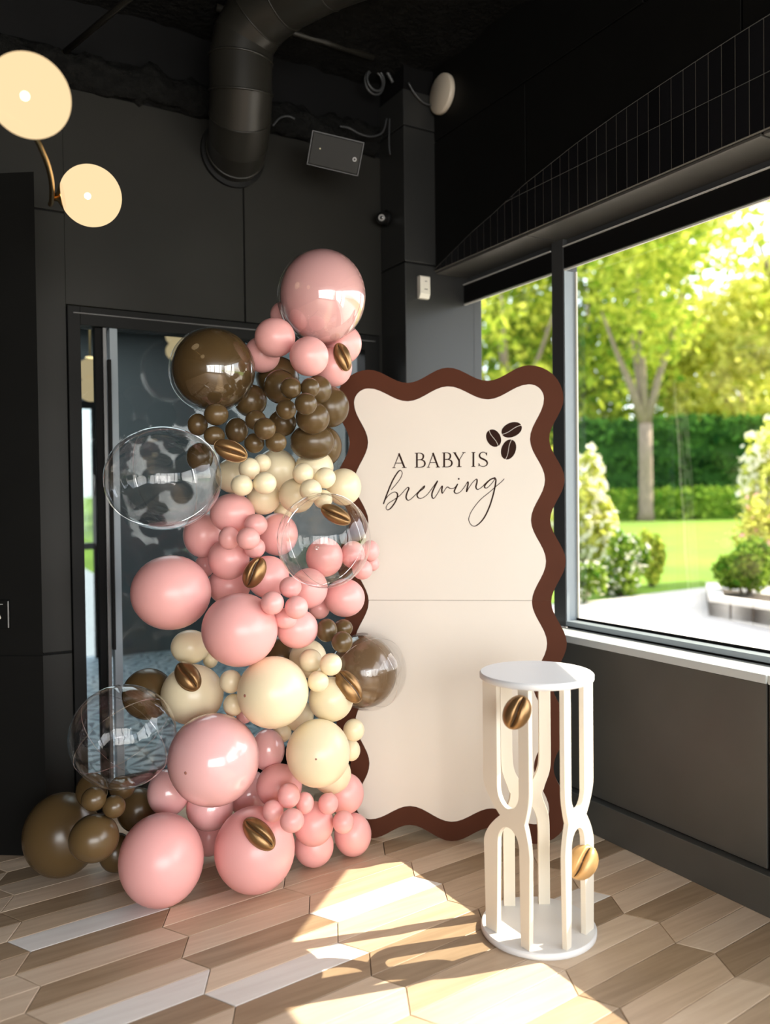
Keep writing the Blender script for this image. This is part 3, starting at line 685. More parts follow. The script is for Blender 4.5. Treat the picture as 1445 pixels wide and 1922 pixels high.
def plank_mesh(odd):
    s = 1 if not odd else -1
    g = 0.0011
    # corner order: left-top, left-bottom, right-bottom, right-top (top = larger y)
    lt = Vector((0, 0, 0)) + DIR * ZIG * s
    lb = Vector((0, -BY, 0)) - DIR * ZIG * s
    rb = lb + Vector((AX, AY, 0))
    rt = lt + Vector((AX, AY, 0))
    c = (lt + lb + rb + rt) / 4
    bm = bmesh.new()
    ins = lambda p, d: Vector((p.x + (d * 1.3 if p.x < c.x else -d * 1.3), p.y + (d if (p - c).dot(Vector((-DIR.y, DIR.x, 0))) < 0 else -d), 0))
    lo = [bm.verts.new(ins(p, g) + Vector((0, 0, -0.008))) for p in (lt, lb, rb, rt)]
    mi = [bm.verts.new(ins(p, g) + Vector((0, 0, -0.0012))) for p in (lt, lb, rb, rt)]
    hi = [bm.verts.new(ins(p, g + 0.0012)) for p in (lt, lb, rb, rt)]
    bm.faces.new(hi)
    for a, b in ((lo, mi), (mi, hi)):
        for k in range(4):
            bm.faces.new((a[k], a[(k + 1) % 4], b[(k + 1) % 4], b[k]))
    bmesh.ops.recalc_face_normals(bm, faces=bm.faces)
    me = bpy.data.meshes.new('plank')
    bm.to_mesh(me)
    bm.free()
    me.materials.append(M['fl_tan'])
    return me


PM = (plank_mesh(False), plank_mesh(True))
L_, T_, N_, X_ = 'fl_light', 'fl_tan', 'fl_brown', 'fl_white'
KNOWN = {0: {-6: N_, -5: L_, -4: L_, -3: N_, -2: T_, -1: X_, 0: N_, 1: L_, 2: N_, 3: L_, 4: X_, 5: N_, 6: L_},
         1: {-1: N_, 0: L_, 1: T_, 2: L_, 3: N_, 4: L_, 5: X_, 6: N_, 7: L_, 8: L_, 9: T_},
         2: {0: T_, 1: T_, 2: T_, 3: X_, 4: L_, 5: T_, 6: N_, 7: N_, 8: T_, 9: L_, 10: L_, 11: T_},
         3: {2: L_, 3: N_, 4: T_, 5: T_, 6: T_, 7: X_, 8: N_, 9: L_, 10: T_, 11: N_, 12: T_, 13: L_, 14: T_},
         4: {3: T_, 4: L_, 5: N_, 6: L_, 7: T_, 8: L_, 9: N_, 10: T_, 11: L_, 12: N_, 13: T_, 14: L_},
         -1: {-1: N_, 0: T_, 1: L_, 2: L_, 3: T_}}
prev = None
for i in range(-1, 5):
    for j in range(-9, 19):
        ox = 0.7725 + (i - 1) * AX
        oy = 2.911 + (i - 1) * AY - j * BY
        if oy > 4.05 or oy < 0.9 or ox > 2.5:
            continue
        kcol = KNOWN.get(i, {}).get(j)
        if kcol is None:
            kcol = rnd.choice([c for c in (L_, L_, T_, T_, N_, N_) if c != prev])
        prev = kcol
        inst('plank', PM[j % 2], floor, M[kcol], loc=(ox, oy, 0))
far_floor = boxo('floor', -3.5, 2.55, -3.6, 0.86, -0.02, 0.0, M['roomfloor'], kind='structure')
far_left = boxo('floor', -3.5, -0.35, 0.86, 4.06, -0.02, 0.0, M['roomfloor'], kind='structure')

# ---------------------------------------------------------------- ceiling
bm = bmesh.new()
nx, ny = 60, 70
gv = [[bm.verts.new((-3.5 + 6.35 * a / nx, -3.6 + 7.9 * b / ny,
                     3.72 + 0.05 * noise.noise((a * 0.55, b * 0.5, 1.3)) + 0.02 * noise.noise((a * 1.9, b * 1.7, 4.3))))
       for b in range(ny + 1)] for a in range(nx + 1)]
for a in range(nx):
    for b in range(ny):
        bm.faces.new((gv[a][b], gv[a][b + 1], gv[a + 1][b + 1], gv[a + 1][b]))
finish(bm, 'ceiling', M['rough_black'], kind='structure', smooth=True)
boxo('ceiling', -3.5, 2.9, -3.6, 4.3, 3.82, 3.9, M['black'], kind='structure')

# ---------------------------------------------------------------- back wall with the glass door
bm = bmesh.new()
for b in ((-3.5, 0.672, 0, 3.75), (0.672, 2.312, 2.342, 3.75), (2.312, 2.6, 0, 3.75)):
    box(bm, b[0], b[1], 4.012, 4.10, b[2], b[3])
wall_back = finish(bm, 'wall_back', M['black'], kind='structure')
for x0, x1, z0, z1 in ((-1.2, 0.672, 0.0, 0.752), (-1.2, 0.672, 0.762, 2.75), (-1.2, 0.672, 2.758, 3.32),
                       (0.672, 1.528, 2.342, 3.32), (1.536, 2.334, 2.342, 3.32), (2.312, 2.334, 0, 2.342)):
    boxo('panel', x0, x1, 4.0, 4.014, z0, z1, M['wall'], wall_back, bevel=0.002)
# lumpy insulation above the panels
bm = bmesh.new()
n1, n2 = 90, 10
rows = []
for a in range(n1 + 1):
    row = []
    for b in range(n2 + 1):
        t = math.pi * b / n2
        x = -1.0 + 3.3 * a / n1
        rr = 0.06 + 0.035 * noise.noise((a * 0.33, b * 0.8, 2.0)) + 0.02 * noise.noise((a * 1.1, b * 1.9, 7.0))
        row.append(bm.verts.new((x, 4.0 - rr * math.sin(t) * 1.1, 3.40 - 1.3 * rr * math.cos(t))))
    rows.append(row)
for a in range(n1):
    for b in range(n2):
        bm.faces.new((rows[a][b], rows[a + 1][b], rows[a + 1][b + 1], rows[a][b + 1]))
finish(bm, 'trim_1', M['rough_black'], kind='structure', smooth=True)

door = empty('door_1', (1.5, 4.0, 0), kind='structure')


def dpart(name, x0, x1, y0, y1, z0, z1, mat, bevel=0.002, label=None):
    bm = bmesh.new()
    box(bm, x0 - 1.5, x1 - 1.5, y0 - 4.0, y1 - 4.0, z0, z1)
    return finish(bm, name, mat, door, bevel=bevel, label=label)


dpart('frame_post', 0.676, 0.731, 3.985, 4.08, 0, 2.335, M['wall_dark'])
dpart('frame_post', 2.215, 2.308, 3.985, 4.08, 0, 2.335, M['wall_dark'])
dpart('frame_head', 0.731, 2.215, 3.985, 4.08, 2.25, 2.335, M['wall_dark'])
dpart('frame_bead', 0.70, 2.28, 3.979, 3.986, 2.30, 2.306, M['stile'])
dpart('threshold', 0.731, 2.215, 3.99, 4.08, 0, 0.05, M['wall_dark'])
dpart('door_stile', 0.800, 0.832, 4.02, 4.07, 0.05, 2.25, M['black'])
dpart('door_stile', 0.832, 0.848, 4.0, 4.03, 0.05, 2.25, M['stile'], label='bright metal edge of the door')
dpart('door_stile', 0.862, 0.898, 4.0, 4.05, 0.05, 2.25, M['jamb'], label='grey door stile')
dpart('pull_handle', 0.848, 0.862, 3.97, 4.0, 0.75, 2.10, M['black'], label='long black pull handle')
dpart('door_stile', 2.125, 2.14, 4.02, 4.05, 0.05, 2.25, M['stile'])
dpart('bottom_rail', 0.898, 2.125, 4.02, 4.06, 0.05, 0.13, M['wall_dark'])
dpart('glass_pane', 0.731, 0.800, 4.040, 4.044, 0.05, 2.25, M['door_glass'], 0)
dpart('glass_pane', 0.898, 2.125, 4.040, 4.044, 0.13, 2.25, M['door_glass'], 0)

# ---------------------------------------------------------------- lobby behind the glass door
bm = bmesh.new()
box(bm, 0.2, 0.28, 4.1, 7.9, 0, 3.1)
wall_lobby_left = finish(bm, 'wall_left', M['lobby_wall'], kind='structure')
boxo('wall_right', 2.62, 2.72, 4.1, 7.98, 0, 3.1, M['lobby_wall'], kind='structure')
bm = bmesh.new()
box(bm, 0.28, 0.95, 7.9, 7.98, 0, 3.1)
box(bm, 1.60, 2.72, 7.9, 7.98, 0, 3.1)
box(bm, 0.95, 1.60, 7.9, 7.98, 2.35, 3.1)
finish(bm, 'wall_back', M['lobby_wall'], kind='structure')
boxo('ceiling', 0.2, 2.72, 4.1, 7.98, 3.1, 3.16, M['wall_dark'], kind='structure')
far_door = empty('door_2', (1.27, 7.9, 0), kind='structure')
for nm, x0, x1, z0, z1, mt in (('frame_post', 0.95, 1.02, 0, 2.35, M['black']), ('frame_post', 1.53, 1.60, 0, 2.35, M['black']),
                               ('frame_head', 1.02, 1.53, 2.28, 2.35, M['black']), ('frame_rail', 1.02, 1.53, 1.0, 1.06, M['stile']),
                               ('glass_pane', 1.02, 1.53, 0.02, 1.0, M['pane']), ('glass_pane', 1.02, 1.53, 1.06, 2.28, M['pane'])):
    bm = bmesh.new()
    t = 0.002 if mt is M['pane'] else 0.03
    box(bm, x0 - 1.27, x1 - 1.27, -t, t, z0, z1)
    finish(bm, nm, mt, far_door)
lobby_floor = boxo('floor', 0.2, 2.72, 4.1, 7.98, -0.05, -0.004, M['grout'], kind='structure')
tm, n, l = nmat('patterned_cement_tile')
out = n.new('ShaderNodeOutputMaterial')
pb = n.new('ShaderNodeBsdfPrincipled')
pb.inputs['Roughness'].default_value = 0.45
tc = n.new('ShaderNodeTexCoord')
sx = n.new('ShaderNodeSeparateXYZ')
l.new(tc.outputs['Object'], sx.inputs[0])
at = n.new('ShaderNodeMath')
at.operation = 'ARCTAN2'
l.new(sx.outputs['Y'], at.inputs[0])
l.new(sx.outputs['X'], at.inputs[1])
mu = n.new('ShaderNodeMath')
mu.operation = 'MULTIPLY'
mu.inputs[1].default_value = 4 / math.pi
l.new(at.outputs[0], mu.inputs[0])
fr = n.new('ShaderNodeMath')
fr.operation = 'FRACT'
l.new(mu.outputs[0], fr.inputs[0])
gt = n.new('ShaderNodeMath')
gt.operation = 'GREATER_THAN'
gt.inputs[1].default_value = 0.62
l.new(fr.outputs[0], gt.inputs[0])
mc = n.new('ShaderNodeMix')
mc.data_type = 'RGBA'
mc.inputs[6].default_value = (0.62, 0.72, 0.76, 1)
mc.inputs[7].default_value = (0.10, 0.16, 0.19, 1)
l.new(gt.outputs[0], mc.inputs[0])
l.new(mc.outputs[2], pb.inputs['Base Color'])
l.new(pb.outputs[0], out.inputs[0])
bm = bmesh.new()
box(bm, -0.148, 0.148, -0.148, 0.148, -0.006, 0.0)
me = bpy.data.meshes.new('floor_tile')
bm.to_mesh(me)
bm.free()
me.materials.append(tm)
for a in range(8):
    for b in range(13):
        inst('floor_tile', me, lobby_floor, loc=(0.43 + a * 0.3, 4.27 + b * 0.3, 0))


def twin_pendant(loc, lab, r=0.082, gap=0.13):
    o = empty('pendant_lamp', loc, lab, 'lamp', 'twin globe pendants in the lobby')
    bm = bmesh.new()
    tube(bm, [(0, 0, gap + r), (0, 0, 3.1 - loc[2])], 0.006, 8)
    finish(bm, 'rod', M['brass'], o)
    for dz in (0, gap):
        bm = bmesh.new()
        bmesh.ops.create_uvsphere(bm, u_segments=24, v_segments=14, radius=r, matrix=Matrix.Translation((0, 0, dz)))
        finish(bm, 'globe', M['globe'], o, smooth=True)
        bm = bmesh.new()
        lathe(bm, [(0, dz + r + 0.012), (0.03, dz + r + 0.01), (0.034, dz + r - 0.012)], 16)
        finish(bm, 'cap', M['brass'], o, smooth=True)


twin_pendant((2.08, 7.10, 2.72), 'pair of glowing globes seen behind the door glass, right of its grey stile')
twin_pendant((1.14, 5.90, 2.20), 'pair of glowing globes in the narrow pane left of the door handle')

# ---------------------------------------------------------------- black wall slab at the far left
bm = bmesh.new()
ad = Vector((0.819, -0.573, 0)).normalized()
c0 = Vector((0.493, 3.606, 0))
fl = lambda t, d=0.0: c0 - ad * t + Vector((0.573, 0.819, 0)) * d
for z0, z1, d in ((0, 0.818, 0), (0.826, 2.77, 0), (0.818, 0.826, 0.008)):
    pts = [fl(0, d), fl(0.68, d), fl(0.68, 0.0) + Vector((0.0, 0.3, 0)), Vector((0.52, 3.99, 0))]
    prism(bm, [p + Vector((0, 0, z0)) for p in pts], Vector((0, 0, z1 - z0)))
finish(bm, 'wall_left', M['wall_dark'], kind='structure')

# ---------------------------------------------------------------- corner column
col = empty('wall_corner', (2.335, 3.754, 0), kind='structure')
for z0, z1 in ((0, 2.688), (2.697, 3.405), (3.413, 3.60)):
    bm = bmesh.new()
    box(bm, 0, 0.50, 0, 0.29, z0, z1)
    finish(bm, 'panel', M['wall_sheen'], col, bevel=0.003)
bm = bmesh.new()
box(bm, 0.008, 0.49, 0.008, 0.28, 0, 3.76)
finish(bm, 'core', M['black'], col)

# ---------------------------------------------------------------- right wall
X0 = 2.528
wall_right = boxo('wall_right', X0 + 0.014, 2.86, -3.6, 3.754, 2.66, 3.80, M['black'], kind='structure')
for y0, y1, z0, z1 in ((3.004, 3.752, 2.664, 3.350), (1.866, 2.996, 2.664, 3.350), (0.7, 1.858, 2.664, 3.350), (-3.5, 0.69, 2.664, 3.35),
                       (2.30, 3.752, 3.358, 3.80), (0.7, 2.29, 3.358, 3.80), (-3.5, 0.69, 3.358, 3.8)):
    boxo('panel', X0, X0 + 0.016, y0, y1, z0, z1, M['wall_dark'], wall_right, bevel=0.002)
# black tile band with a wavy top
CY = [3.754, 3.575, 3.411, 3.258, 3.134, 3.016, 2.833, 2.665, 2.422, 2.193, 2.024, 1.87, 1.754, 1.5, 1.2, 0.9, 0.6, 0.3]
CZ = [2.668, 2.724, 2.775, 2.810, 2.843, 2.877, 2.910, 2.941, 2.973, 2.995, 3.010, 3.022, 3.028, 3.035, 3.025, 3.0, 2.96, 2.91]
crv = lambda y: float(np.interp(-y, [-c for c in CY], CZ))
bm = bmesh.new()
ys = list(np.linspace(3.752, 0.3, 70))
pts = [Vector((X0 - 0.0095, 3.752, 2.661)), Vector((X0 - 0.0095, 0.3, 2.661))] + [Vector((X0 - 0.0095, y, crv(y) + 0.004)) for y in reversed(ys)]
prism(bm, pts, Vector((0.0115, 0, 0)))
finish(bm, 'tile_backing', M['grout'], wall_right)
y = 3.748
while y > 0.36:
    ya, yb = y, y - 0.0512
    for z0, lim in ((2.663, 2.8435), (2.8465, 9.0)):
        za, zb = min(crv(ya), lim), min(crv(yb), lim)
        if zb - z0 < 0.006:
            continue
        za = max(za, z0 + 0.002)
        bm = bmesh.new()
        prism(bm, [Vector((X0 - 0.011, ya, z0)), Vector((X0 - 0.011, yb, z0)), Vector((X0 - 0.011, yb, zb)), Vector((X0 - 0.011, ya, za))],
              Vector((0.003, 0, 0)))
        finish(bm, 'tile', M['tile'], wall_right)
    y -= 0.0550

# soffit over the window
soff = empty('trim_2', (X0, 3.0, 2.66), kind='structure')
for y0, y1 in ((3.004, 3.752), (1.79, 2.996), (0.3, 1.78), (-3.5, 0.29)):
    bm = bmesh.new()
    box(bm, 0.0, 0.215, y0 - 3.0, y1 - 3.0, -0.012, -0.001)
    finish(bm, 'panel', M['cabinet'], soff, bevel=0.002)

# low cabinet wall under the window
low = boxo('wall_right', 2.572, 2.80, -3.6, 3.754, 0.0, 0.788, M['black'], kind='structure')
for y0, y1 in ((1.797, 3.752), (-0.1, 1.786), (-2.0, -0.11), (-3.5, -2.01)):
    boxo('panel', 2.560, 2.574, y0, y1, 0.150, 0.790, M['cabinet'], low, bevel=0.002)
for y0, y1 in ((1.797, 3.752), (-0.1, 1.791), (-2.0, -0.105), (-3.5, -2.005)):
    boxo('sill_slab', 2.558, 2.715, y0, y1, 0.790, 0.822, M['sill'], low, bevel=0.003)
boxo('baseboard_right', 2.528, 2.575, -3.6, 3.754, 0.0, 0.143, M['cabinet'], kind='structure', bevel=0.003)

# window
M['pale_trim'] = pmat('pale_blind_trim', (0.55, 0.55, 0.52), 0.4)
win = empty('window_1', (2.75, 2.0, 0.82), kind='structure')


def wpart(name, x0, x1, y0, y1, z0, z1, mat, bevel=0.002, label=None):
    bm = bmesh.new()
    box(bm, x0 - 2.75, x1 - 2.75, y0 - 2.0, y1 - 2.0, z0 - 0.82, z1 - 0.82)
    return finish(bm, name, mat, win, bevel=bevel, label=label)


MULL = (2.957, 3.037)
bays = ((MULL[1], 3.754), (0.38, MULL[0]), (-1.9, 0.30), (-3.5, -1.98))
for ya, yb in ((MULL[0], MULL[1]), (0.30, 0.38), (-1.98, -1.90)):
    wpart('mullion', 2.712, 2.80, ya, yb, 0.822, 2.66, M['frame'])
    wpart('jamb_strip', 2.716, 2.79, ya - 0.004, ya - 0.0005, 0.85, 2.50, M['jamb'], 0, 'side face of the mullion, painted paler for the daylight on it')  # daylight on the mullion's side put in as a paler strip
for k, (ya, yb) in enumerate(bays):
    wpart('bottom_rail', 2.712, 2.782, ya, yb, 0.829, 0.852, M['jamb'])
    wpart('rail_gasket', 2.722, 2.79, ya, yb, 0.815, 0.829, M['black'], 0)
    wpart('glass_bead', 2.776, 2.784, ya, yb, 0.852, 0.862, M['black'], 0)
    wpart('top_rail', 2.735, 2.80, ya, yb, 2.545, 2.66, M['frame'])
    wpart('blind_cassette', 2.712, 2.735, ya + 0.004, yb - 0.004, 2.512, 2.608, M['black'], 0.003, 'black roller blind housing')
    wpart('blind_trim', 2.706, 2.713, ya + 0.004, yb - 0.004, 2.608, 2.614, M['pale_trim'], 0)
    wpart('blind_bar', 2.712, 2.724, ya + 0.004, yb - 0.004, 2.500, 2.507, M['pale_trim'], 0)
    wpart('glass_pane', 2.7795, 2.7825, ya, yb, 0.85, 2.56, M['pane'], 0)
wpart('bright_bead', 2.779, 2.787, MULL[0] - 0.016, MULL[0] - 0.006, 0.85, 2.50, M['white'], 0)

# rest of the room behind the camera
boxo('wall_left', -3.58, -3.5, -3.6, 4.1, 0, 3.8, M['wall'], kind='structure')
bm = bmesh.new()
box(bm, -3.5, 2.86, -3.7, -3.6, 0, 0.35)
box(bm, -3.5, 2.86, -3.7, -3.6, 2.75, 3.8)
for xm in (-3.5, -2.0, -0.5, 1.0, 2.4):
    box(bm, xm, xm + (0.12 if xm < 2 else 0.46), -3.7, -3.58, 0.35, 2.75)
finish(bm, 'wall_front', M['wall'], kind='structure')

# ================================================================ BACKDROP BOARD
bq = Matrix.Translation((BX, BYY, 0)) @ Matrix.Rotation(BYAW, 4, 'Z') @ Matrix.Rotation(-BLEAN, 4, 'X')
board = empty('backdrop_board', (0, 0, 0), 'tall cream backdrop board with a chocolate brown scalloped border and brown lettering', 'backdrop')
board.matrix_world = bq
PP = 0.3431


def scallop(b, a, n=14):
    """closed outline: wavy sides with bumps PP apart and round bumps at the corners"""
    pts = []
    u, v0, v1 = PP, 0.42 * PP, 5.42 * PP
    off = lambda t: b + a * math.cos(2 * math.pi * t / PP)

    def arc(cx, cy, t0):
        for k in range(9):
            t = t0 + R90 * k / 8
            pts.append((cx + (b + a) * math.cos(t), cy + (b + a) * math.sin(t)))
    arc(u, v0, -R90)
    for k in range(1, 5 * n):
        t = k * PP / n
        pts.append((u + off(t), v0 + t))
    arc(u, v1, 0)
    for k in range(1, 2 * n):
        t = k * PP / n
        pts.append((u - t, v1 + off(t)))
    arc(-u, v1, R90)
    for k in range(1, 5 * n):
        t = k * PP / n
        pts.append((-u - off(t), v1 - t))
    arc(-u, v0, 2 * R90)
    for k in range(1, 2 * n):
        t = k * PP / n
        pts.append((-u + t, v0 - off(t)))
    return pts


JOINT = 1.008


def halves(name, outline, y0, th, mat, edge):
    for low_ in (True, False):
        bm = bmesh.new()
        prism(bm, [Vector((a, y0, b)) for a, b in outline], Vector((0, th, 0)))
        bmesh.ops.recalc_face_normals(bm, faces=bm.faces)
        gap = 0.0001 if name == 'border' else 0.0007
        z = JOINT - gap if low_ else JOINT + gap
        geom = bm.verts[:] + bm.edges[:] + bm.faces[:]
        r = bmesh.ops.bisect_plane(bm, geom=geom, plane_co=(0, 0, z), plane_no=(0, 0, 1), clear_outer=low_, clear_inner=not low_)
        bmesh.ops.holes_fill(bm, edges=[e for e in bm.edges if e.is_boundary], sides=0)
        o = finish(bm, name, mat, board)
        o.data.materials.append(edge)
        for p in o.data.polygons:
            if abs(p.normal.y) < 0.5:
                p.material_index = 1


halves('border', scallop(0.33 * PP, 0.09 * PP), 0.0, 0.016, M['board_brown'], M['board_core'])
halves('panel', scallop(0.093 * PP, 0.088 * PP), -0.004, 0.0042, M['board_cream'], M['board_cream'])


def ribbon(bm, pts, widths, y, th=0.0008):
    n = len(pts)
    L, Rr = [], []
    for i in range(n):
        a, b = pts[max(i - 1, 0)], pts[min(i + 1, n - 1)]
        d = np.array([b[0] - a[0], b[1] - a[1]])
        d = d / (np.linalg.norm(d) + 1e-9)
        w = widths[i] / 2
        L.append((pts[i][0] - d[1] * w, pts[i][1] + d[0] * w))
        Rr.append((pts[i][0] + d[1] * w, pts[i][1] - d[0] * w))
    f = [[bm.verts.new((p[0], yy, p[1])) for p in q] for yy in (y, y + th) for q in (L, Rr)]
    for i in range(n - 1):
        bm.faces.new((f[0][i], f[0][i + 1], f[1][i + 1], f[1][i]))
        bm.faces.new((f[2][i], f[3][i], f[3][i + 1], f[2][i + 1]))
        bm.faces.new((f[0][i], f[2][i], f[2][i + 1], f[0][i + 1]))
        bm.faces.new((f[1][i], f[1][i + 1], f[3][i + 1], f[3][i]))


for strokes in LETTERS:
    bm = bmesh.new()
    for k, (pts, w) in enumerate(strokes):
        if len(pts) > 2:
            sp = smoothpath(pts, 6)
            ww = np.interp(np.linspace(0, 1, len(sp)), np.linspace(0, 1, len(w)), w)
        else:
            sp, ww = pts, w
        ribbon(bm, sp, ww, -0.0048 - 0.00003 * k)
    finish(bm, 'letter', M['print'], board)
bm = bmesh.new()
for k, path in enumerate((BREW, GEE)):
    sp = smoothpath(path, 7)
    ww = []
    for i in range(len(sp)):
        a, b = sp[max(i - 2, 0)], sp[min(i + 2, len(sp) - 1)]
        dz = (b[1] - a[1]) / (math.hypot(b[0] - a[0], b[1] - a[1]) + 1e-9)
        ww.append(0.0031 + 0.0034 * max(0, -dz))
    ww = np.convolve(np.pad(ww, 3, mode='edge'), np.ones(7) / 7, mode='valid')
    ribbon(bm, sp, ww, -0.0048 - 0.0001 * k)
ribbon(bm, [(DOT[0] + 0.0042 * c, DOT[1]) for c in (-1, -0.6, 0, 0.6, 1)], [0.001, 0.0066, 0.0084, 0.0066, 0.001], -0.0048)
finish(bm, 'script_word', M['print'], board)
for (cu_, cv_, la, wa, an) in PBEANS:
    o = empty('printed_bean', (cu_, -0.0042, cv_))
    o.parent = board
    for side in (1, -1):
        bm = bmesh.new()
        N = 20
        pts = []
        slit = lambda t: (t * la, 0.12 * wa * math.sin(t * 2.6) + side * 0.035 * wa)
        for k in range(N + 1):
            t = -0.985 + 1.97 * k / N
            pts.append(slit(t))
        for k in range(N, -1, -1):
            t = -0.985 + 1.97 * k / N
            pts.append((t * la, side * wa * math.sqrt(max(0.0, 1 - t * t)) + side * 0.04 * wa))
        ca, sa = math.cos(an), math.sin(an)
        prism(bm, [Vector((a * ca - b * sa, -0.0006, a * sa + b * ca)) for a, b in pts], Vector((0, 0.0006, 0)))
        finish(bm, 'bean_half', M['print'], o)

# ================================================================ PLINTH
PC = Vector((1.813, 2.12, 0))
ER, ED = Vector((0.863, -0.505, 0)), Vector((0.505, 0.863, 0))
plinth = empty('plinth', PC, 'white round topped display plinth on cut out forked legs, standing in front of the backdrop', 'plinth')
ZT, ZB, ZC = 0.842, 0.022, 0.415
for nm, r, z0, z1 in (('base_disc', 0.190, 0.0, 0.022), ('top_disc', 0.187, 0.842, 0.864)):
    bm = bmesh.new()
    lathe(bm, [(0, z0), (r - 0.004, z0), (r, z0 + 0.004), (r, z1 - 0.004), (r - 0.004, z1), (0, z1)], 72)
    o = finish(bm, nm, M['plinth_disc'], plinth, smooth=False)
    o.data.polygons.foreach_set('use_smooth', [abs(p.normal.z) < 0.3 for p in o.data.polygons])


def fork(P0, P1, w0, w1, n0, n1, name='fork_panel', th=0.018):
    """flat board cut as an upright fork over an inverted one; w: prong widths, n: depth of the waist notches"""
    a, b = ER * P0[0] + ED * P0[1], ER * P1[0] + ED * P1[1]
    L = (b - a).length
    e = (b - a) / L
    nrm = Vector((0, 0, 1)).cross(e)
    hh = 0.105
    side = lambda z, nd: nd * L * max(0.0, 1 - abs(z - ZC) / hh) ** 1.7
    zs = [ZC + hh * (1 - k / 12) for k in range(25)]
    op = (L - w0 - w1)
    rr = op / 2
    cen = w0 + rr
    hgt = max(rr * 1.3, 0.05)
    pts = [(0, ZT)] + [(side(z, n0), z) for z in zs] + [(0.006, ZB), (w0 - 0.006, ZB)]
    zl = ZC - 0.030 - hgt
    for k in range(13):
        t = math.pi * (1 - k / 12)
        pts.append((cen + rr * math.cos(t), zl + hgt * math.sin(t)))
    pts += [(L - w1 + 0.004, ZB), (L - 0.004, ZB)] + [(L - side(z, n1), z) for z in reversed(zs)] + [(L, ZT), (L - w1, ZT)]
    zu = ZC + 0.030 + hgt
    for k in range(13):
        t = math.pi * k / 12
        pts.append((cen + rr * math.cos(t), zu - hgt * math.sin(t)))
    pts += [(w0, ZT)]
    bm = bmesh.new()
    prism(bm, [a + e * s + Vector((0, 0, z)) - nrm * th / 2 for s, z in pts], nrm * th)
    finish(bm, name, M['plinth'], plinth, bevel=0.0015)


fork((-0.174, -0.010), (-0.050, -0.170), 0.064, 0.044, 0.37, 0.10)
fork((0.048, -0.170), (0.172, -0.030), 0.040, 0.062, 0.12, 0.26)


def post(P0, sgn, w=0.040, th=0.018):
    a = ER * P0[0] + ED * P0[1]
    pts = []
    zs = [ZT] + [ZC + 0.14 - 0.28 * k / 24 for k in range(25)] + [ZB]
    off = []
    for z in zs:
        t = (z - ZC) / 0.14
        off.append(sgn * 0.034 * (math.exp(-(t / 0.42) ** 2)) + (-sgn * 0.006 if z > ZC else 0))
    ww = [w + 0.016 * math.exp(-(((z - ZC) / 0.14) / 0.5) ** 2) for z in zs]
    pts = [(-x / 2 + o_, z) for x, o_, z in zip(ww, off, zs)] + [(x / 2 + o_, z) for x, o_, z in reversed(list(zip(ww, off, zs)))]
    bm = bmesh.new()
    prism(bm, [a + ER * s + Vector((0, 0, z)) - ED * th / 2 for s, z in pts], ED * th)
    finish(bm, 'post', M['plinth'], plinth, bevel=0.0015)


post((-0.078, 0.125), 1)
post((0.045, 0.135), -1)

# ================================================================ BALLOONS


def balloon_mesh(name, seg=40, rings=24):
    """unit latex balloon, neck towards +Y"""
    bm = bmesh.new()
    prof = []
    for k in range(rings + 1):
        t = math.pi * k / rings
        y = -math.cos(t)
        r = math.sin(t)
        if y > 0:
            y = y + 0.12 * y ** 4
            r = r * (1 - 0.10 * (k / rings - 0.5) * 2)
        prof.append((max(r, 0 if k in (0, rings) else 1e-3), y))
    lathe(bm, prof, seg)
    bmesh.ops.rotate(bm, verts=bm.verts, cent=(0, 0, 0), matrix=Matrix.Rotation(-R90, 3, 'X'))
    bmesh.ops.recalc_face_normals(bm, faces=bm.faces)
    me = bpy.data.meshes.new(name)
    bm.to_mesh(me)
    bm.free()
    me.polygons.foreach_set('use_smooth', [True] * len(me.polygons))
    return me


def round_mesh(name, prof, seg=16):
    bm = bmesh.new()
    lathe(bm, prof, seg)
    bmesh.ops.rotate(bm, verts=bm.verts, cent=(0, 0, 0), matrix=Matrix.Rotation(-R90, 3, 'X'))
    bmesh.ops.recalc_face_normals(bm, faces=bm.faces)
    me = bpy.data.meshes.new(name)
    bm.to_mesh(me)
    bm.free()
    me.polygons.foreach_set('use_smooth', [True] * len(me.polygons))
    return me


ME_BODY = balloon_mesh('balloon_body')
for k in 'x':
    ME_BODY.materials.append(M['P'])
ME_KNOT = round_mesh('knot', [(0, 0.0), (0.006, 0.002), (0.004, 0.008), (0.0065, 0.011), (0.008, 0.016), (0.009, 0.022), (0.007, 0.022), (0, 0.018)])
ME_KNOT.materials.append(M['P'])
bm = bmesh.new()
bmesh.ops.create_uvsphere(bm, u_segments=56, v_segments=36, radius=1)
ME_BUB = bpy.data.meshes.new('bubble_body')
bm.to_mesh(ME_BUB)
bm.free()
ME_BUB.polygons.foreach_set('use_smooth', [True] * len(ME_BUB.polygons))
ME_BUB.materials.append(M['bubble'])
bm = bmesh.new()
tube(bm, [(math.cos(2 * math.pi * k / 72), 0, math.sin(2 * math.pi * k / 72)) for k in range(73)], 0.006, 6, False)
ME_SEAM = bpy.data.meshes.new('seam')
bm.to_mesh(ME_SEAM)
bm.free()
M['seam'] = film('bubble_seam', 0.25, 0.5, 2.0)
ME_SEAM.materials.append(M['seam'])

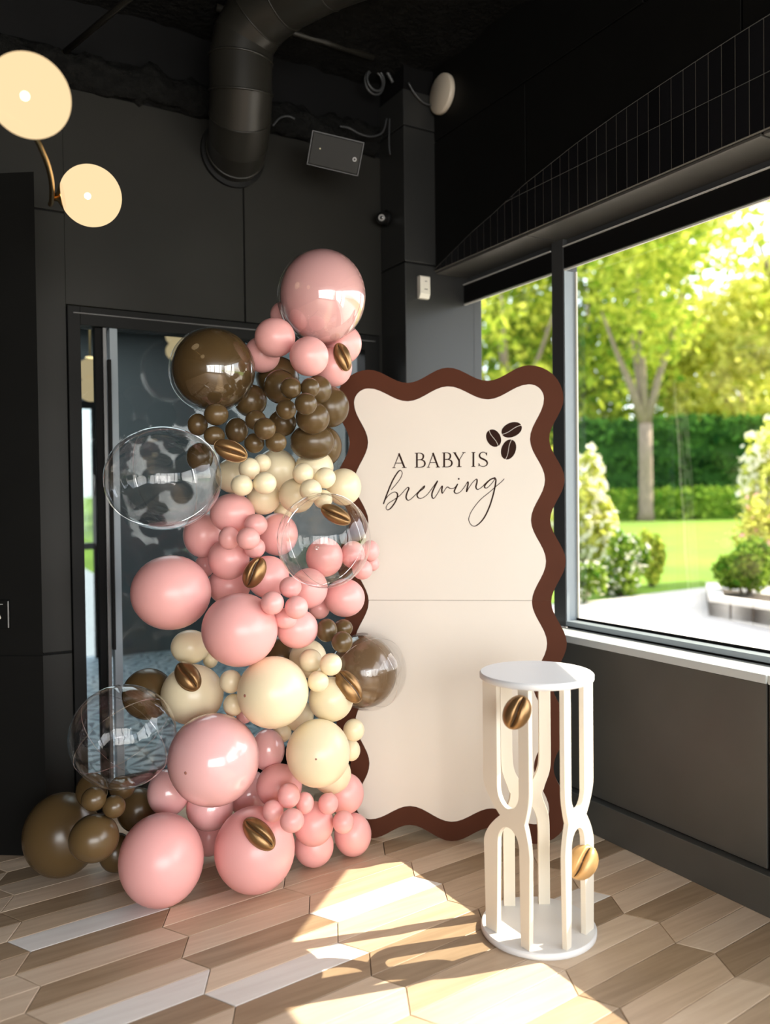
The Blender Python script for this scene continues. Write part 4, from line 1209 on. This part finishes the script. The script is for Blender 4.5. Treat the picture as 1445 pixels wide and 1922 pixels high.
GRP = {'P': 'pink balloons of the garland', 'W': 'cream balloons of the garland', 'B': 'brown balloons of the garland',
       'C': 'clear bubble balloons of the garland', 'S': 'clear bubble balloons of the garland'}
CATN = {'P': 'balloon', 'W': 'balloon', 'B': 'balloon', 'C': 'bubble balloon', 'S': 'bubble balloon'}
TIPD = dict(TIPS)
for i, (x, y, z, rx, rz, c, lab) in enumerate(BALLOONS):
    nm = {'P': 'pink_balloon', 'W': 'cream_balloon', 'B': 'brown_balloon', 'C': 'clear_bubble_balloon', 'S': 'tinted_bubble_balloon'}[c]
    o = empty(nm, (x, y, z), lab, CATN[c], GRP[c])
    yaw = -math.atan2(x, y) + rnd.uniform(-0.25, 0.25)
    tilt = rnd.uniform(-0.25, 0.25)
    if abs(rx - rz) > 0.004:
        tilt *= 0.3
    rot = Matrix.Rotation(yaw, 4, 'Z') @ Matrix.Rotation(tilt, 4, 'X')
    rm = (rx + rz) / 2
    scl = Matrix.Diagonal((rx, rm, rz, 1))
    mat = M['G'] if 'glossy' in lab else M.get(c)
    if c in 'PWB':
        if 'largest brown balloon at upper left' in lab or 'largest glossy' in lab:
            inst('shell', ME_BUB, o, M['shell'], mtx=rot @ Matrix.Translation((-0.006, 0, -0.004)) @ Matrix.Diagonal((rx * 1.035, rm * 1.035, rz * 1.035, 1)))
        inst('body', ME_BODY, o, mat, mtx=rot @ scl)
        inst('knot', ME_KNOT, o, mat, mtx=rot @ Matrix.Translation((0, rm * 1.10, 0)))
    else:
        inst('body', ME_BUB, o, M['bubble'], mtx=rot @ scl)
        if c == 'S':
            inst('inner_balloon', ME_BODY, o, M['BS'], mtx=rot @ Matrix.Translation((-0.02, 0, 0)) @ Matrix.Diagonal((rx * 0.88, rm * 0.9, rz * 0.93, 1)))
        inst('seam', ME_SEAM, o, M['seam'], mtx=rot @ Matrix.Rotation(0.5, 4, 'X') @ Matrix.Rotation(0.35, 4, 'Z') @ scl)
        inst('seam', ME_SEAM, o, M['seam'], mtx=rot @ Matrix.Rotation(-0.9, 4, 'Z') @ Matrix.Rotation(0.3, 4, 'X') @ scl)
        inst('knot', ME_KNOT, o, M['shell'], mtx=rot @ Matrix.Translation((0, rm * 0.99, 0)))
    if i in TIPD:
        t = Vector(TIPD[i])
        bm = bmesh.new()
        lathe(bm, [(0, 0.0015), (0.0035, 0.001), (0.006, -0.001)], 14)
        q = finish(bm, 'nub', M['nub'], o, smooth=True)
        q.matrix_local = Matrix.Translation(t * 1.004) @ t.to_track_quat('Z', 'Y').to_matrix().to_4x4()

# ================================================================ COFFEE BEANS
bm = bmesh.new()
bmesh.ops.create_uvsphere(bm, u_segments=64, v_segments=40, radius=1)
SL = lambda x: 0.10 * math.sin(x * 2.4)
for v in bm.verts:
    x, y, z = v.co
    w = 1 - 0.06 * x
    if z > 0:
        g = 0.42 * math.exp(-((y - SL(x)) / 0.13) ** 2) * max(0, 1 - x ** 6)
        lobes = 0.10 * (abs(y - SL(x)) / 0.5 if abs(y - SL(x)) < 0.5 else 1)
        z = z * (0.95 + lobes) - g * z ** 0.35
    else:
        z *= 0.75
    v.co = (x, y * w, z)
ME_BEAN = bpy.data.meshes.new('bean_body')
bm.to_mesh(ME_BEAN)
bm.free()
ME_BEAN.polygons.foreach_set('use_smooth', [True] * len(ME_BEAN.polygons))
ME_BEAN.materials.append(M['foil'])
bm = bmesh.new()
NN = 24
rows = []
for k in range(NN + 1):
    x = -0.93 + 1.86 * k / NN
    zz = math.sqrt(1 - x * x)
    hgt = zz * 0.95 - 0.42 * (1 - x ** 6) * zz ** 0.35 + 0.035
    wd = 0.075 * math.sqrt(max(0.02, 1 - (k / NN * 2 - 1) ** 2))
    rows.append([bm.verts.new((x, SL(x) + s * wd, hgt + (0.05 if s else 0))) for s in (-1, 0, 1)])
for a, b in zip(rows, rows[1:]):
    for k in range(2):
        bm.faces.new((a[k], a[k + 1], b[k + 1], b[k]))
ME_CREASE = bpy.data.meshes.new('crease')
bm.to_mesh(ME_CREASE)
bm.free()
ME_CREASE.materials.append(M['crease'])
bm = bmesh.new()
tube(bm, [(1.0 * math.cos(2 * math.pi * k / 48), 1.0 * math.sin(2 * math.pi * k / 48), 0) for k in range(49)], 0.028, 6, False)
ME_RIM = bpy.data.meshes.new('foil_seam')
bm.to_mesh(ME_RIM)
bm.free()
ME_RIM.materials.append(M['foil'])
for (x, y, z, nx_, ny_, nz_, ax_, ay_, az_, Lb, Wb, kd, lab) in BEANS:
    o = empty('coffee_bean', (x, y, z), lab, 'coffee bean', 'coffee beans of the display')
    a, nn = Vector((ax_, ay_, az_)), Vector((nx_, ny_, nz_))
    mt = basis((0, 0, 0), a, nn.cross(a), nn) @ Matrix.Diagonal((Lb / 2, Wb / 2, Wb * 0.38, 1))
    mm = M['foil_sunlit'] if kd == 'B' else M['foil']
    inst('body', ME_BEAN, o, mm, mtx=mt)
    inst('crease', ME_CREASE, o, M['crease'], mtx=mt)
    inst('foil_seam', ME_RIM, o, mm, mtx=mt)

# ================================================================ GLOBE LAMP
lamp = empty('globe_chandelier', (-0.25, 2.30, 2.46), 'brass ceiling lamp with two glowing globes on a curved arm, upper left', 'lamp')
lo = Vector(lamp.location)
arm = [(0.465, 3.03, 2.458), (0.463, 2.987, 2.458), (0.441, 2.838, 2.459), (0.412, 2.706, 2.46), (0.379, 2.59, 2.46), (0.339, 2.479, 2.46),
       (0.27, 2.39, 2.46), (0.16, 2.32, 2.46), (0.0, 2.28, 2.46), (-0.25, 2.30, 2.46)]
bm = bmesh.new()
tube(bm, [Vector(p) - lo for p in smoothpath(arm, 5)], 0.0085, 14)
finish(bm, 'arm', M['brass'], lamp, smooth=True)
bm = bmesh.new()
tube(bm, [(0, 0, -0.03), (0, 0, 1.28)], 0.010, 12)
finish(bm, 'stem', M['brass'], lamp, smooth=True)
bm = bmesh.new()
lathe(bm, [(0, 1.22), (0.07, 1.22), (0.075, 1.235), (0.06, 1.27), (0, 1.27)], 28)
finish(bm, 'ceiling_rose', M['brass'], lamp, smooth=True)
for gpos, toward in (((0.578, 2.928, 2.474), (0.463, 2.967, 2.462)), ((0.304, 2.277, 2.472), (0.175, 2.325, 2.46))):
    g = Vector(gpos) - lo
    d = (Vector(toward) - Vector(gpos)).normalized()
    q = d.to_track_quat('Z', 'Y').to_matrix().to_4x4()
    bm = bmesh.new()
    prof = [(0.100 * math.sin(t), 0.100 * math.cos(t)) for t in [math.pi - (math.pi - 0.42) * k / 28 for k in range(29)]]
    lathe(bm, prof, 48)
    gl = finish(bm, 'globe', M['globe'], lamp, smooth=True, label='glowing frosted glass globe')
    gl.matrix_local = Matrix.Translation(g) @ q
    bm = bmesh.new()
    bmesh.ops.create_uvsphere(bm, u_segments=16, v_segments=10, radius=0.011)
    b = finish(bm, 'bulb', M['bulb'], lamp, smooth=True)
    b.location = g + d * 0.01
    bm = bmesh.new()
    lathe(bm, [(0, 0.118), (0.012, 0.118), (0.014, 0.108), (0.030, 0.100), (0.044, 0.092), (0.0445, 0.088), (0.030, 0.094), (0, 0.096)], 32)
    cp = finish(bm, 'cap', M['brass'], lamp, smooth=True)
    cp.matrix_local = Matrix.Translation(g) @ q
    bm = bmesh.new()
    tube(bm, [g + d * 0.112, Vector(toward) - lo + d * 0.004], 0.004, 8)
    finish(bm, 'joint', M['brass'], lamp, smooth=True)

# ================================================================ CEILING AND WALL FITTINGS
duct = empty('air_duct', (1.40, 3.66, 3.2), 'large black round air duct elbowing down from the ceiling into the back wall', 'duct')
dl = Vector(duct.location)
dp = [(1.475, 4.00, 3.17), (1.47, 3.93, 3.17), (1.445, 3.82, 3.185), (1.415, 3.72, 3.235), (1.40, 3.665, 3.32), (1.395, 3.65, 3.46),
      (1.405, 3.625, 3.55), (1.44, 3.55, 3.62), (1.51, 3.43, 3.67), (1.62, 3.22, 3.69), (1.85, 2.85, 3.70), (2.10, 2.40, 3.70)]
rad = 0.143
for k in range(len(dp) - 1):
    a, b = Vector(dp[k]) - dl, Vector(dp[k + 1]) - dl
    bm = bmesh.new()
    dprev = (Vector(dp[k + 1]) - Vector(dp[k - 1])).normalized() if k > 0 else (b - a).normalized()
    dnext = (Vector(dp[k + 2]) - Vector(dp[k])).normalized() if k + 2 < len(dp) else (b - a).normalized()
    rings = []
    for p, dd in ((a, dprev), (b, dnext)):
        X = Vector((1, 0, 0))
        X = (X - dd * X.dot(dd)).normalized()
        Y = dd.cross(X)
        rings.append([(p + X * math.cos(t) * rad + Y * math.sin(t) * rad) for t in [2 * math.pi * q / 40 for q in range(40)]])
    r1, r2 = [[bm.verts.new(p) for p in r] for r in rings]
    for q in range(40):
        bm.faces.new((r1[q], r1[(q + 1) % 40], r2[(q + 1) % 40], r2[q]))
    finish(bm, 'duct_segment', M['duct'], duct, smooth=True)
    if k in (1, 3, 4, 5, 7, 8, 9):
        bm = bmesh.new()
        rr_ = [rings[0][q] + (rings[0][q] - a).normalized() * 0.001 for q in range(40)]
        tube(bm, rr_ + [rr_[0], rr_[1]], 0.006 if k in (1, 4, 5) else 0.0035, 6, False)
        finish(bm, 'collar_seam', M['duct'], duct, smooth=True)
bm = bmesh.new()
lathe(bm, [(0.13, 0), (0.165, 0), (0.165, 0.02), (0.14, 0.024)], 40)
f = finish(bm, 'wall_flange', M['wall_dark'], duct)
f.matrix_local = Matrix.Translation(Vector((1.475, 3.999, 3.17)) - dl) @ Matrix.Rotation(R90, 4, 'X')

# speaker
sxv = Vector((0.2258, -0.0943, -0.0472)).normalized()
szv = Vector((0.0200, -0.0719, 0.1339))
szv = (szv - sxv * szv.dot(sxv)).normalized()
syv = szv.cross(sxv)
spk = empty('wall_speaker', (1.823, 3.546, 3.083), 'small black box loudspeaker tilted below the ceiling, right of the duct', 'speaker')
sm_ = basis((0, 0, 0), sxv, syv, szv)
bm = bmesh.new()
box(bm, -0.125, 0.125, 0.002, 0.15, -0.0765, 0.0765)
o = finish(bm, 'case', M['speaker_rim'], spk, bevel=0.010, seg=3)
o.matrix_local = sm_
bm = bmesh.new()
box(bm, -0.118, 0.118, -0.002, 0.004, -0.0695, 0.0695)
o = finish(bm, 'grille', M['speaker'], spk, bevel=0.004)
o.matrix_local = sm_
bm = bmesh.new()
for a, b, c, d in ((-0.125, 0.125, 0.072, 0.0765), (-0.125, 0.125, -0.0765, -0.072), (-0.125, -0.1205, -0.072, 0.072), (0.1205, 0.125, -0.072, 0.072)):
    box(bm, a, b, -0.003, 0.003, c, d)
o = finish(bm, 'face_rim', M['frame'], spk, bevel=0.001)
o.matrix_local = sm_
bm = bmesh.new()
lathe(bm, [(0, 0.002), (0.003, 0.002), (0.004, 0)], 12)
o = finish(bm, 'indicator', M['led'], spk)
o.matrix_local = sm_ @ Matrix.Translation((-0.075, -0.0015, 0.005)) @ Matrix.Rotation(R90, 4, 'X')
bm = bmesh.new()
lathe(bm, [(0.005, 0.0), (0.005, 0.002), (0.010, 0.002), (0.010, 0)], 20)
o = finish(bm, 'round_badge', M['grey'], spk)
o.matrix_local = sm_ @ Matrix.Translation((0.094, -0.0015, -0.006)) @ Matrix.Rotation(R90, 4, 'X')
bm = bmesh.new()
tube(bm, [(0.03, 0.14, 0.0), (0.07, 0.24, 0.05), (0.14, 0.42, 0.16)], 0.012, 8)
finish(bm, 'wall_bracket', M['black'], spk)

# round white puck on the right wall
pk = empty('round_detector', (X0, 3.648, 3.565), 'round cream white disc mounted high on the black right wall', 'detector')
bm = bmesh.new()
lathe(bm, [(0, 0.0), (0.092, 0.0), (0.100, 0.006), (0.102, 0.020), (0.100, 0.030), (0.094, 0.035), (0, 0.037)], 56)
o = finish(bm, 'cover', M['puck'], pk, smooth=True)
o.matrix_local = Matrix.Rotation(-R90, 4, 'Y')
bm = bmesh.new()
lathe(bm, [(0, -0.002), (0.086, -0.002), (0.086, 0.003), (0, 0.003)], 40)
o = finish(bm, 'mounting_plate', M['black'], pk)
o.matrix_local = Matrix.Rotation(-R90, 4, 'Y')

# motion sensor on the column
sn = empty('motion_sensor', (2.440, 3.754, 2.563), 'small white motion sensor box on the dark corner column', 'sensor')
bm = bmesh.new()
prism(bm, [Vector((-0.032, 0, -0.06)), Vector((-0.032, -0.022, -0.06)), Vector((-0.032, -0.034, -0.035)), Vector((-0.032, -0.034, 0.055)), Vector((-0.032, -0.026, 0.06)),
           Vector((-0.032, 0, 0.06))], Vector((0.064, 0, 0)))
finish(bm, 'housing', M['white'], sn, bevel=0.006, seg=3)
for zz, hw in ((0.030, 0.006), (-0.012, 0.010)):
    bm = bmesh.new()
    box(bm, 0.004 - hw, 0.004 + hw, -0.0348, -0.0335, zz - 0.0018, zz + 0.0018)
    finish(bm, 'slot', M['black'], sn)

# dome camera beside the column
dm = empty('security_camera', (2.334, 3.92, 2.965), 'small black dome security camera on the column side', 'camera')
bm = bmesh.new()
lathe(bm, [(0, 0), (0.040, 0), (0.042, 0.02), (0.036, 0.026), (0, 0.026)], 28)
o = finish(bm, 'base', M['black'], dm, smooth=True)
o.matrix_local = Matrix.Rotation(-R90, 4, 'Y')
M['gloss_black'] = pmat('gloss_black', (0.01, 0.01, 0.01), 0.08, spec=0.8)
bm = bmesh.new()
bmesh.ops.create_uvsphere(bm, u_segments=24, v_segments=16, radius=0.034)
o = finish(bm, 'dome', M['gloss_black'], dm, smooth=True)
o.location = (-0.040, -0.004, -0.004)
bm = bmesh.new()
lathe(bm, [(0.010, 0), (0.010, 0.004), (0.017, 0.004), (0.017, 0)], 20)
o = finish(bm, 'lens_ring', M['grey'], dm, smooth=True)
ldir = Vector((-0.6, -0.75, -0.25)).normalized()
o.matrix_local = Matrix.Translation(Vector((-0.040, -0.004, -0.004)) + ldir * 0.0315) @ ldir.to_track_quat('Z', 'Y').to_matrix().to_4x4()

# pipes and cables
for pts, r, nm, lab in (([(0.663, 4.0, 3.45), (0.83, 3.41, 3.45), (0.90, 3.15, 3.45), (1.0, 2.8, 3.45)], 0.013, 'conduit_pipe', 'thin dark conduit pipe crossing the ceiling above the globe lamp'),
                        ([(1.30, 3.70, 3.70)] + PIPE2[1:], 0.017, 'conduit_pipe', 'dark conduit pipe along the ceiling right of the duct')):
    o = Vector(pts[0])
    bm = bmesh.new()
    tube(bm, [Vector(p) - o for p in pts], r, 10)
    q = finish(bm, nm, M['duct'], None, smooth=True)
    q.location = o
    tag(q, lab, 'pipe')
CABL = ('black cable bending down at the end of the ceiling pipe', 'thin grey cable looping above the loudspeaker', 'short cable end hanging straight down beside the column', 'cable stub between the duct and the loudspeaker')
for pts, lab in zip(CABLES + [CAB2], CABL + ('thin cable sagging from the column to the round white disc',)):
    o = Vector(pts[0])
    bm = bmesh.new()
    tube(bm, [Vector(p) - o for p in smoothpath(pts, 6)], 0.010 if 'bending' in lab else 0.0045, 8)
    q = finish(bm, 'cable', M['frame'], None, smooth=True)
    q.location = o
    tag(q, lab, 'cable', 'cables in the ceiling corner')
bm = bmesh.new()
for k, rr in enumerate((0.052, 0.047, 0.056)):
    tube(bm, [(rr * math.cos(t), 0.008 * k, rr * 1.1 * math.sin(t) - 0.004 * k) for t in [2 * math.pi * q / 36 for q in range(37)]], 0.006, 6, False)
q = finish(bm, 'cable_coil', M['frame'], None, smooth=True)
q.location = COIL
tag(q, 'small coil of black cable hanging in the dark ceiling corner', 'cable')

# sign plate on the left slab
sg = empty('wall_sign', fl(0.163, -0.002) + Vector((0, 0, 0.993)), 'small black sign plate with a white symbol on the far left wall', 'sign')
smx = basis((0, 0, 0), ad, Vector((0.573, 0.819, 0)), Vector((0, 0, 1)))
bm = bmesh.new()
box(bm, -0.10, 0.028, -0.006, 0.002, -0.062, 0.055)
o = finish(bm, 'plate', M['black'], sg, bevel=0.002)
o.matrix_local = smx
bm = bmesh.new()
box(bm, 0.0235, 0.027, -0.009, -0.004, -0.058, 0.050)
o = finish(bm, 'edge_strip', M['grey'], sg)
o.matrix_local = smx
bm = bmesh.new()
pts = [(-0.058, -0.025), (-0.012, -0.025), (-0.006, -0.018), (-0.012, -0.004), (-0.022, 0.004), (-0.040, 0.006), (-0.058, 0.0)]
prism(bm, [Vector((a, -0.0072, b)) for a, b in pts], Vector((0, 0.0012, 0)))
o = finish(bm, 'symbol', M['white'], sg)
o.matrix_local = smx
bm = bmesh.new()
box(bm, -0.06, 0.002, -0.0072, -0.006, 0.036, 0.039)
o = finish(bm, 'print_line', M['grey'], sg)
o.matrix_local = smx

# ================================================================ GARDEN
def gz(x, y):
    return max(0.0, (x * 0.72 + y * 0.694 - 9.0) * 0.055)


bm = bmesh.new()
GN = 40
gv = [[None] * (GN + 1) for _ in range(GN + 1)]
for a in range(GN + 1):
    for b in range(GN + 1):
        x, y = 2.9 + 46 * (a / GN) ** 1.4, -16 + 62 * b / GN
        gv[a][b] = bm.verts.new((x, y, gz(x, y) - 0.02))
for a in range(GN):
    for b in range(GN):
        bm.faces.new((gv[a][b], gv[a + 1][b], gv[a + 1][b + 1], gv[a][b + 1]))
lawn = finish(bm, 'lawn', M['lawn'], kind='structure', smooth=True)
bm = bmesh.new()
pts = [(2.88, -8), (11, -8), (12.6, 5.2), (9.45, 7.5), (8.5, 7.62), (7.45, 7.7), (5.2, 8.4), (2.88, 8.4)]
ring = []
for (x0, y0), (x1, y1) in zip(pts, pts[1:] + pts[:1]):
    for k in range(6):
        ring.append((x0 + (x1 - x0) * k / 6, y0 + (y1 - y0) * k / 6))
cx, cy = 6.5, 3.0
c = bm.verts.new((cx, cy, gz(cx, cy) + 0.012))
rv = [[bm.verts.new((cx + (x - cx) * s, cy + (y - cy) * s, gz(cx + (x - cx) * s, cy + (y - cy) * s) + 0.012)) for x, y in ring] for s in (0.4, 0.75, 1.0)]
for k in range(len(ring)):
    j = (k + 1) % len(ring)
    bm.faces.new((c, rv[0][k], rv[0][j]))
    for a in range(2):
        bm.faces.new((rv[a][k], rv[a + 1][k], rv[a + 1][j], rv[a][j]))
finish(bm, 'patio', M['stone'], kind='structure')
shade_pts = [(2.88, -6), (4.209, -6), (4.209, 1.315), (4.384, 1.63), (4.98, 2.18), (4.98, 3.1), (4.2, 2.9), (4.2, 4.6), (2.88, 4.6)]  # unseen slab added outside, outline drawn to cut the sun patch
bm = bmesh.new()
prism(bm, [Vector((x, y, 3.12)) for x, y in shade_pts], Vector((0, 0, 0.12)))
finish(bm, 'added_sun_shade', M['sun_shade'], kind='structure')

rng = np.random.RandomState(5)


def leaves(name, blobs, count, size, mat, parent, shell=0.35, label=None):
    """many separate leaf blades scattered through ellipsoids (cx,cy,cz,rx,ry,rz)"""
    vol = np.array([b[3] * b[4] * b[5] for b in blobs]) ** 0.75
    ns = (vol / vol.sum() * count).astype(int)
    P = []
    for b, n_ in zip(blobs, ns):
        d = rng.normal(size=(n_, 3))
        d /= np.linalg.norm(d, axis=1)[:, None]
        r = rng.uniform(shell ** 3, 1, n_) ** (1 / 3)
        r *= 1 + 0.16 * np.sin(d[:, 0] * 5 + b[0]) * np.sin(d[:, 2] * 6 + b[1])
        P.append(np.array(b[:3]) + d * r[:, None] * np.array(b[3:6]))
    P = np.concatenate(P)
    n_ = len(P)
    a = rng.normal(size=(n_, 3))
    a /= np.linalg.norm(a, axis=1)[:, None]
    h = rng.normal(size=(n_, 3)) + np.array([0, 0, 0.4])
    b_ = np.cross(a, h)
    b_ /= np.linalg.norm(b_, axis=1)[:, None]
    s = size * rng.uniform(0.6, 1.35, n_)[:, None]
    V = np.stack([P - a * s, P - b_ * s * 0.55, P + a * s, P + b_ * s * 0.55], 1).reshape(-1, 3)
    me = bpy.data.meshes.new(name)
    me.from_pydata(V.tolist(), [], np.arange(n_ * 4).reshape(-1, 4).tolist())
    me.materials.append(mat)
    o = bpy.data.objects.new(name, me)
    COL.objects.link(o)
    o.parent = parent
    return tag(o, label, kind='stuff')


def tree(loc, h, crown, blobs, count, size, mat, lab, tr=0.16, fork=None, name='tree', group='trees beyond the lawn', cat='tree'):
    x, y = loc
    z = gz(x, y)
    o = empty(name, (x, y, z - 0.03), lab, cat, group)
    bm = bmesh.new()
    f = fork or h * 0.3
    tube(bm, [(0, 0, 0), (0.01, 0, 0.25), (0.02, 0.01, f * 0.6), (0.0, 0.0, f)], [tr * 1.25, tr, tr * 0.92, tr * 0.9], 14)
    finish(bm, 'trunk', M['bark'], o, smooth=True)
    for k, (dx, dy, dz) in enumerate(crown):
        bm = bmesh.new()
        tube(bm, [(0, 0, f - 0.15), (dx * 0.35, dy * 0.35, f + dz * 0.35), (dx * 0.7, dy * 0.7, f + dz * 0.68), (dx, dy, f + dz)],
             [tr * 0.62, tr * 0.5, tr * 0.32, tr * 0.12], 10)
        finish(bm, 'branch', M['bark'], o, smooth=True)
    leaves('foliage', blobs, count, size, mat, o)
    return o


def blobs_for(h, r, n_, z0, seed):
    q = np.random.RandomState(seed)
    out = []
    for k in range(n_):
        t = q.uniform(0, 1)
        z = z0 + (h - z0) * t
        w = r * (0.55 + 0.45 * math.sin(math.pi * min(1, t * 0.9 + 0.08)))
        a = q.uniform(0, 2 * math.pi)
        d = w * q.uniform(0.2, 0.75)
        s = r * q.uniform(0.30, 0.48)
        out.append((d * math.cos(a), d * math.sin(a), z, s, s, s * 0.8))
    return out


BR = [(-1.1, 0.6, 2.6), (-0.2, 0.1, 3.6), (0.9, -0.6, 3.0), (0.3, 0.8, 2.4)]
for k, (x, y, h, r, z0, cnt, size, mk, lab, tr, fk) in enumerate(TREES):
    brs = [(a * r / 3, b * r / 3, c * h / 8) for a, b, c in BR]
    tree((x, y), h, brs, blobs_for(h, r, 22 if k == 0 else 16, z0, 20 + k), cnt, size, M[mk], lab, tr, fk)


def bush(x, y, rx, ry, h, cnt, size, mk, lab, flowers=None, name='bush', cat='bush', z0=0.0, seed=1, yaw=0.0, group='bushes around the lawn'):
    z = gz(x, y) + z0
    o = empty(name, (x, y, z), lab, cat, group)
    o.rotation_euler = (0, 0, yaw)
    q = np.random.RandomState(seed)
    bl = [(q.uniform(-0.6, 0.6) * rx, q.uniform(-0.6, 0.6) * ry, h * q.uniform(0.25, 0.75), rx * 0.5, ry * 0.5, h * 0.3) for _ in range(9)]
    bm = bmesh.new()
    for k in range(5):
        b = bl[k]
        tube(bm, [(b[0] * 0.3, b[1] * 0.3, -0.02), (b[0] * 0.6, b[1] * 0.6, b[2] * 0.5), (b[0], b[1], b[2])], [0.02, 0.015, 0.006], 6)
    finish(bm, 'stem', M['bark'], o, smooth=True)
    leaves('foliage', bl, cnt, size, M[mk], o, 0.2)
    if flowers:
        leaves('blossom', [(b[0], b[1], b[2], b[3] * 1.08, b[4] * 1.08, b[5] * 1.1) for b in bl], flowers[1], flowers[2], M[flowers[0]], o, 0.9,
               'pink blossoms' if 'pink' in flowers[0] else 'pale blossoms')
    return o


def hedge(p0, p1, depth, h, cnt, size, mk, lab, seed=3):
    a, b = Vector((*p0, 0)), Vector((*p1, 0))
    c = (a + b) / 2
    o = empty('hedge', (c.x, c.y, gz(c.x, c.y)), lab, 'hedge')
    L = (b - a).length
    d = (b - a) / L
    n_ = Vector((-d.y, d.x, 0))
    # solid twiggy core with leaf blades outside it
    q = np.random.RandomState(seed)
    bm = bmesh.new()
    nx_, nz_ = 40, 8
    rows = []
    for i in range(nx_ + 1):
        row = []
        for j in range(2 * nz_ + 4):
            if j <= nz_:
                oy, oz = -depth / 2, h * j / nz_
            elif j < nz_ + 3:
                oy, oz = -depth / 2 + depth * (j - nz_) / 3, h
            else:
                oy, oz = depth / 2, h * (1 - (j - nz_ - 3) / nz_)
            p = a + d * (L * i / nx_)
            g = gz(p.x, p.y) - gz(c.x, c.y)
            p = p - c + n_ * (oy * 0.66 + q.uniform(-0.05, 0.05)) + Vector((0, 0, g + oz * 0.90 + q.uniform(-0.05, 0.03)))
            row.append(bm.verts.new(p))
        rows.append(row)
    for r1, r2 in zip(rows, rows[1:]):
        for j in range(len(r1) - 1):
            bm.faces.new((r1[j], r2[j], r2[j + 1], r1[j + 1]))
    finish(bm, 'core', M[mk], o)
    t = q.uniform(0, 1, cnt)
    s = q.uniform(0, 1, cnt)
    bl = []
    for k in range(60):
        p = a + d * (L * (k + 0.5) / 60) - c
        g = gz(p.x + c.x, p.y + c.y) - gz(c.x, c.y)
        for zf in (0.2, 0.5, 0.8):
            bl.append((p.x, p.y, g + h * zf, L / 110 + depth * 0.4, L / 110 + depth * 0.4, h * 0.2 + 0.06))
    leaves('foliage', bl, cnt, size, M[mk], o, 0.8)
    return o


for h_ in HEDGES:
    hedge(*h_)
for b_ in BUSHES:
    bush(*b_[:9], **b_[9])

# raised planter with kerb stones
pl = empty('planter', (PLC[0], PLC[1], gz(*PLC)), 'raised stone edged planter at the right of the patio', 'planter')
k0, k1, k2 = [Vector((p[0] - PLC[0], p[1] - PLC[1], 0)) for p in PLK]
for a, b, n_ in ((k0, k1, 5), (k0, k2, 3)):
    d = (b - a) / n_
    nn = Vector((-d.y, d.x, 0)).normalized() * 0.16
    if nn.dot((k1 + k2) / 2 - a) < 0:
        nn = -nn
    for k in range(n_):
        p, q = a + d * (k + 0.01), a + d * (k + 0.985)
        bm = bmesh.new()
        prism(bm, [p - Vector((0, 0, 0.05)), q - Vector((0, 0, 0.05)), q + nn - Vector((0, 0, 0.05)), p + nn - Vector((0, 0, 0.05))], Vector((0, 0, 0.29)))
        finish(bm, 'kerb_stone', M['kerb'], pl, bevel=0.01)
bm = bmesh.new()
prism(bm, [k0 + Vector((0, 0, 0.02)), k1 + Vector((0, 0, 0.02)), k1 + k2 - k0 + Vector((0, 0, 0.02)), k2 + Vector((0, 0, 0.02))], Vector((0, 0, 0.16)))
finish(bm, 'soil', M['soil'], pl)
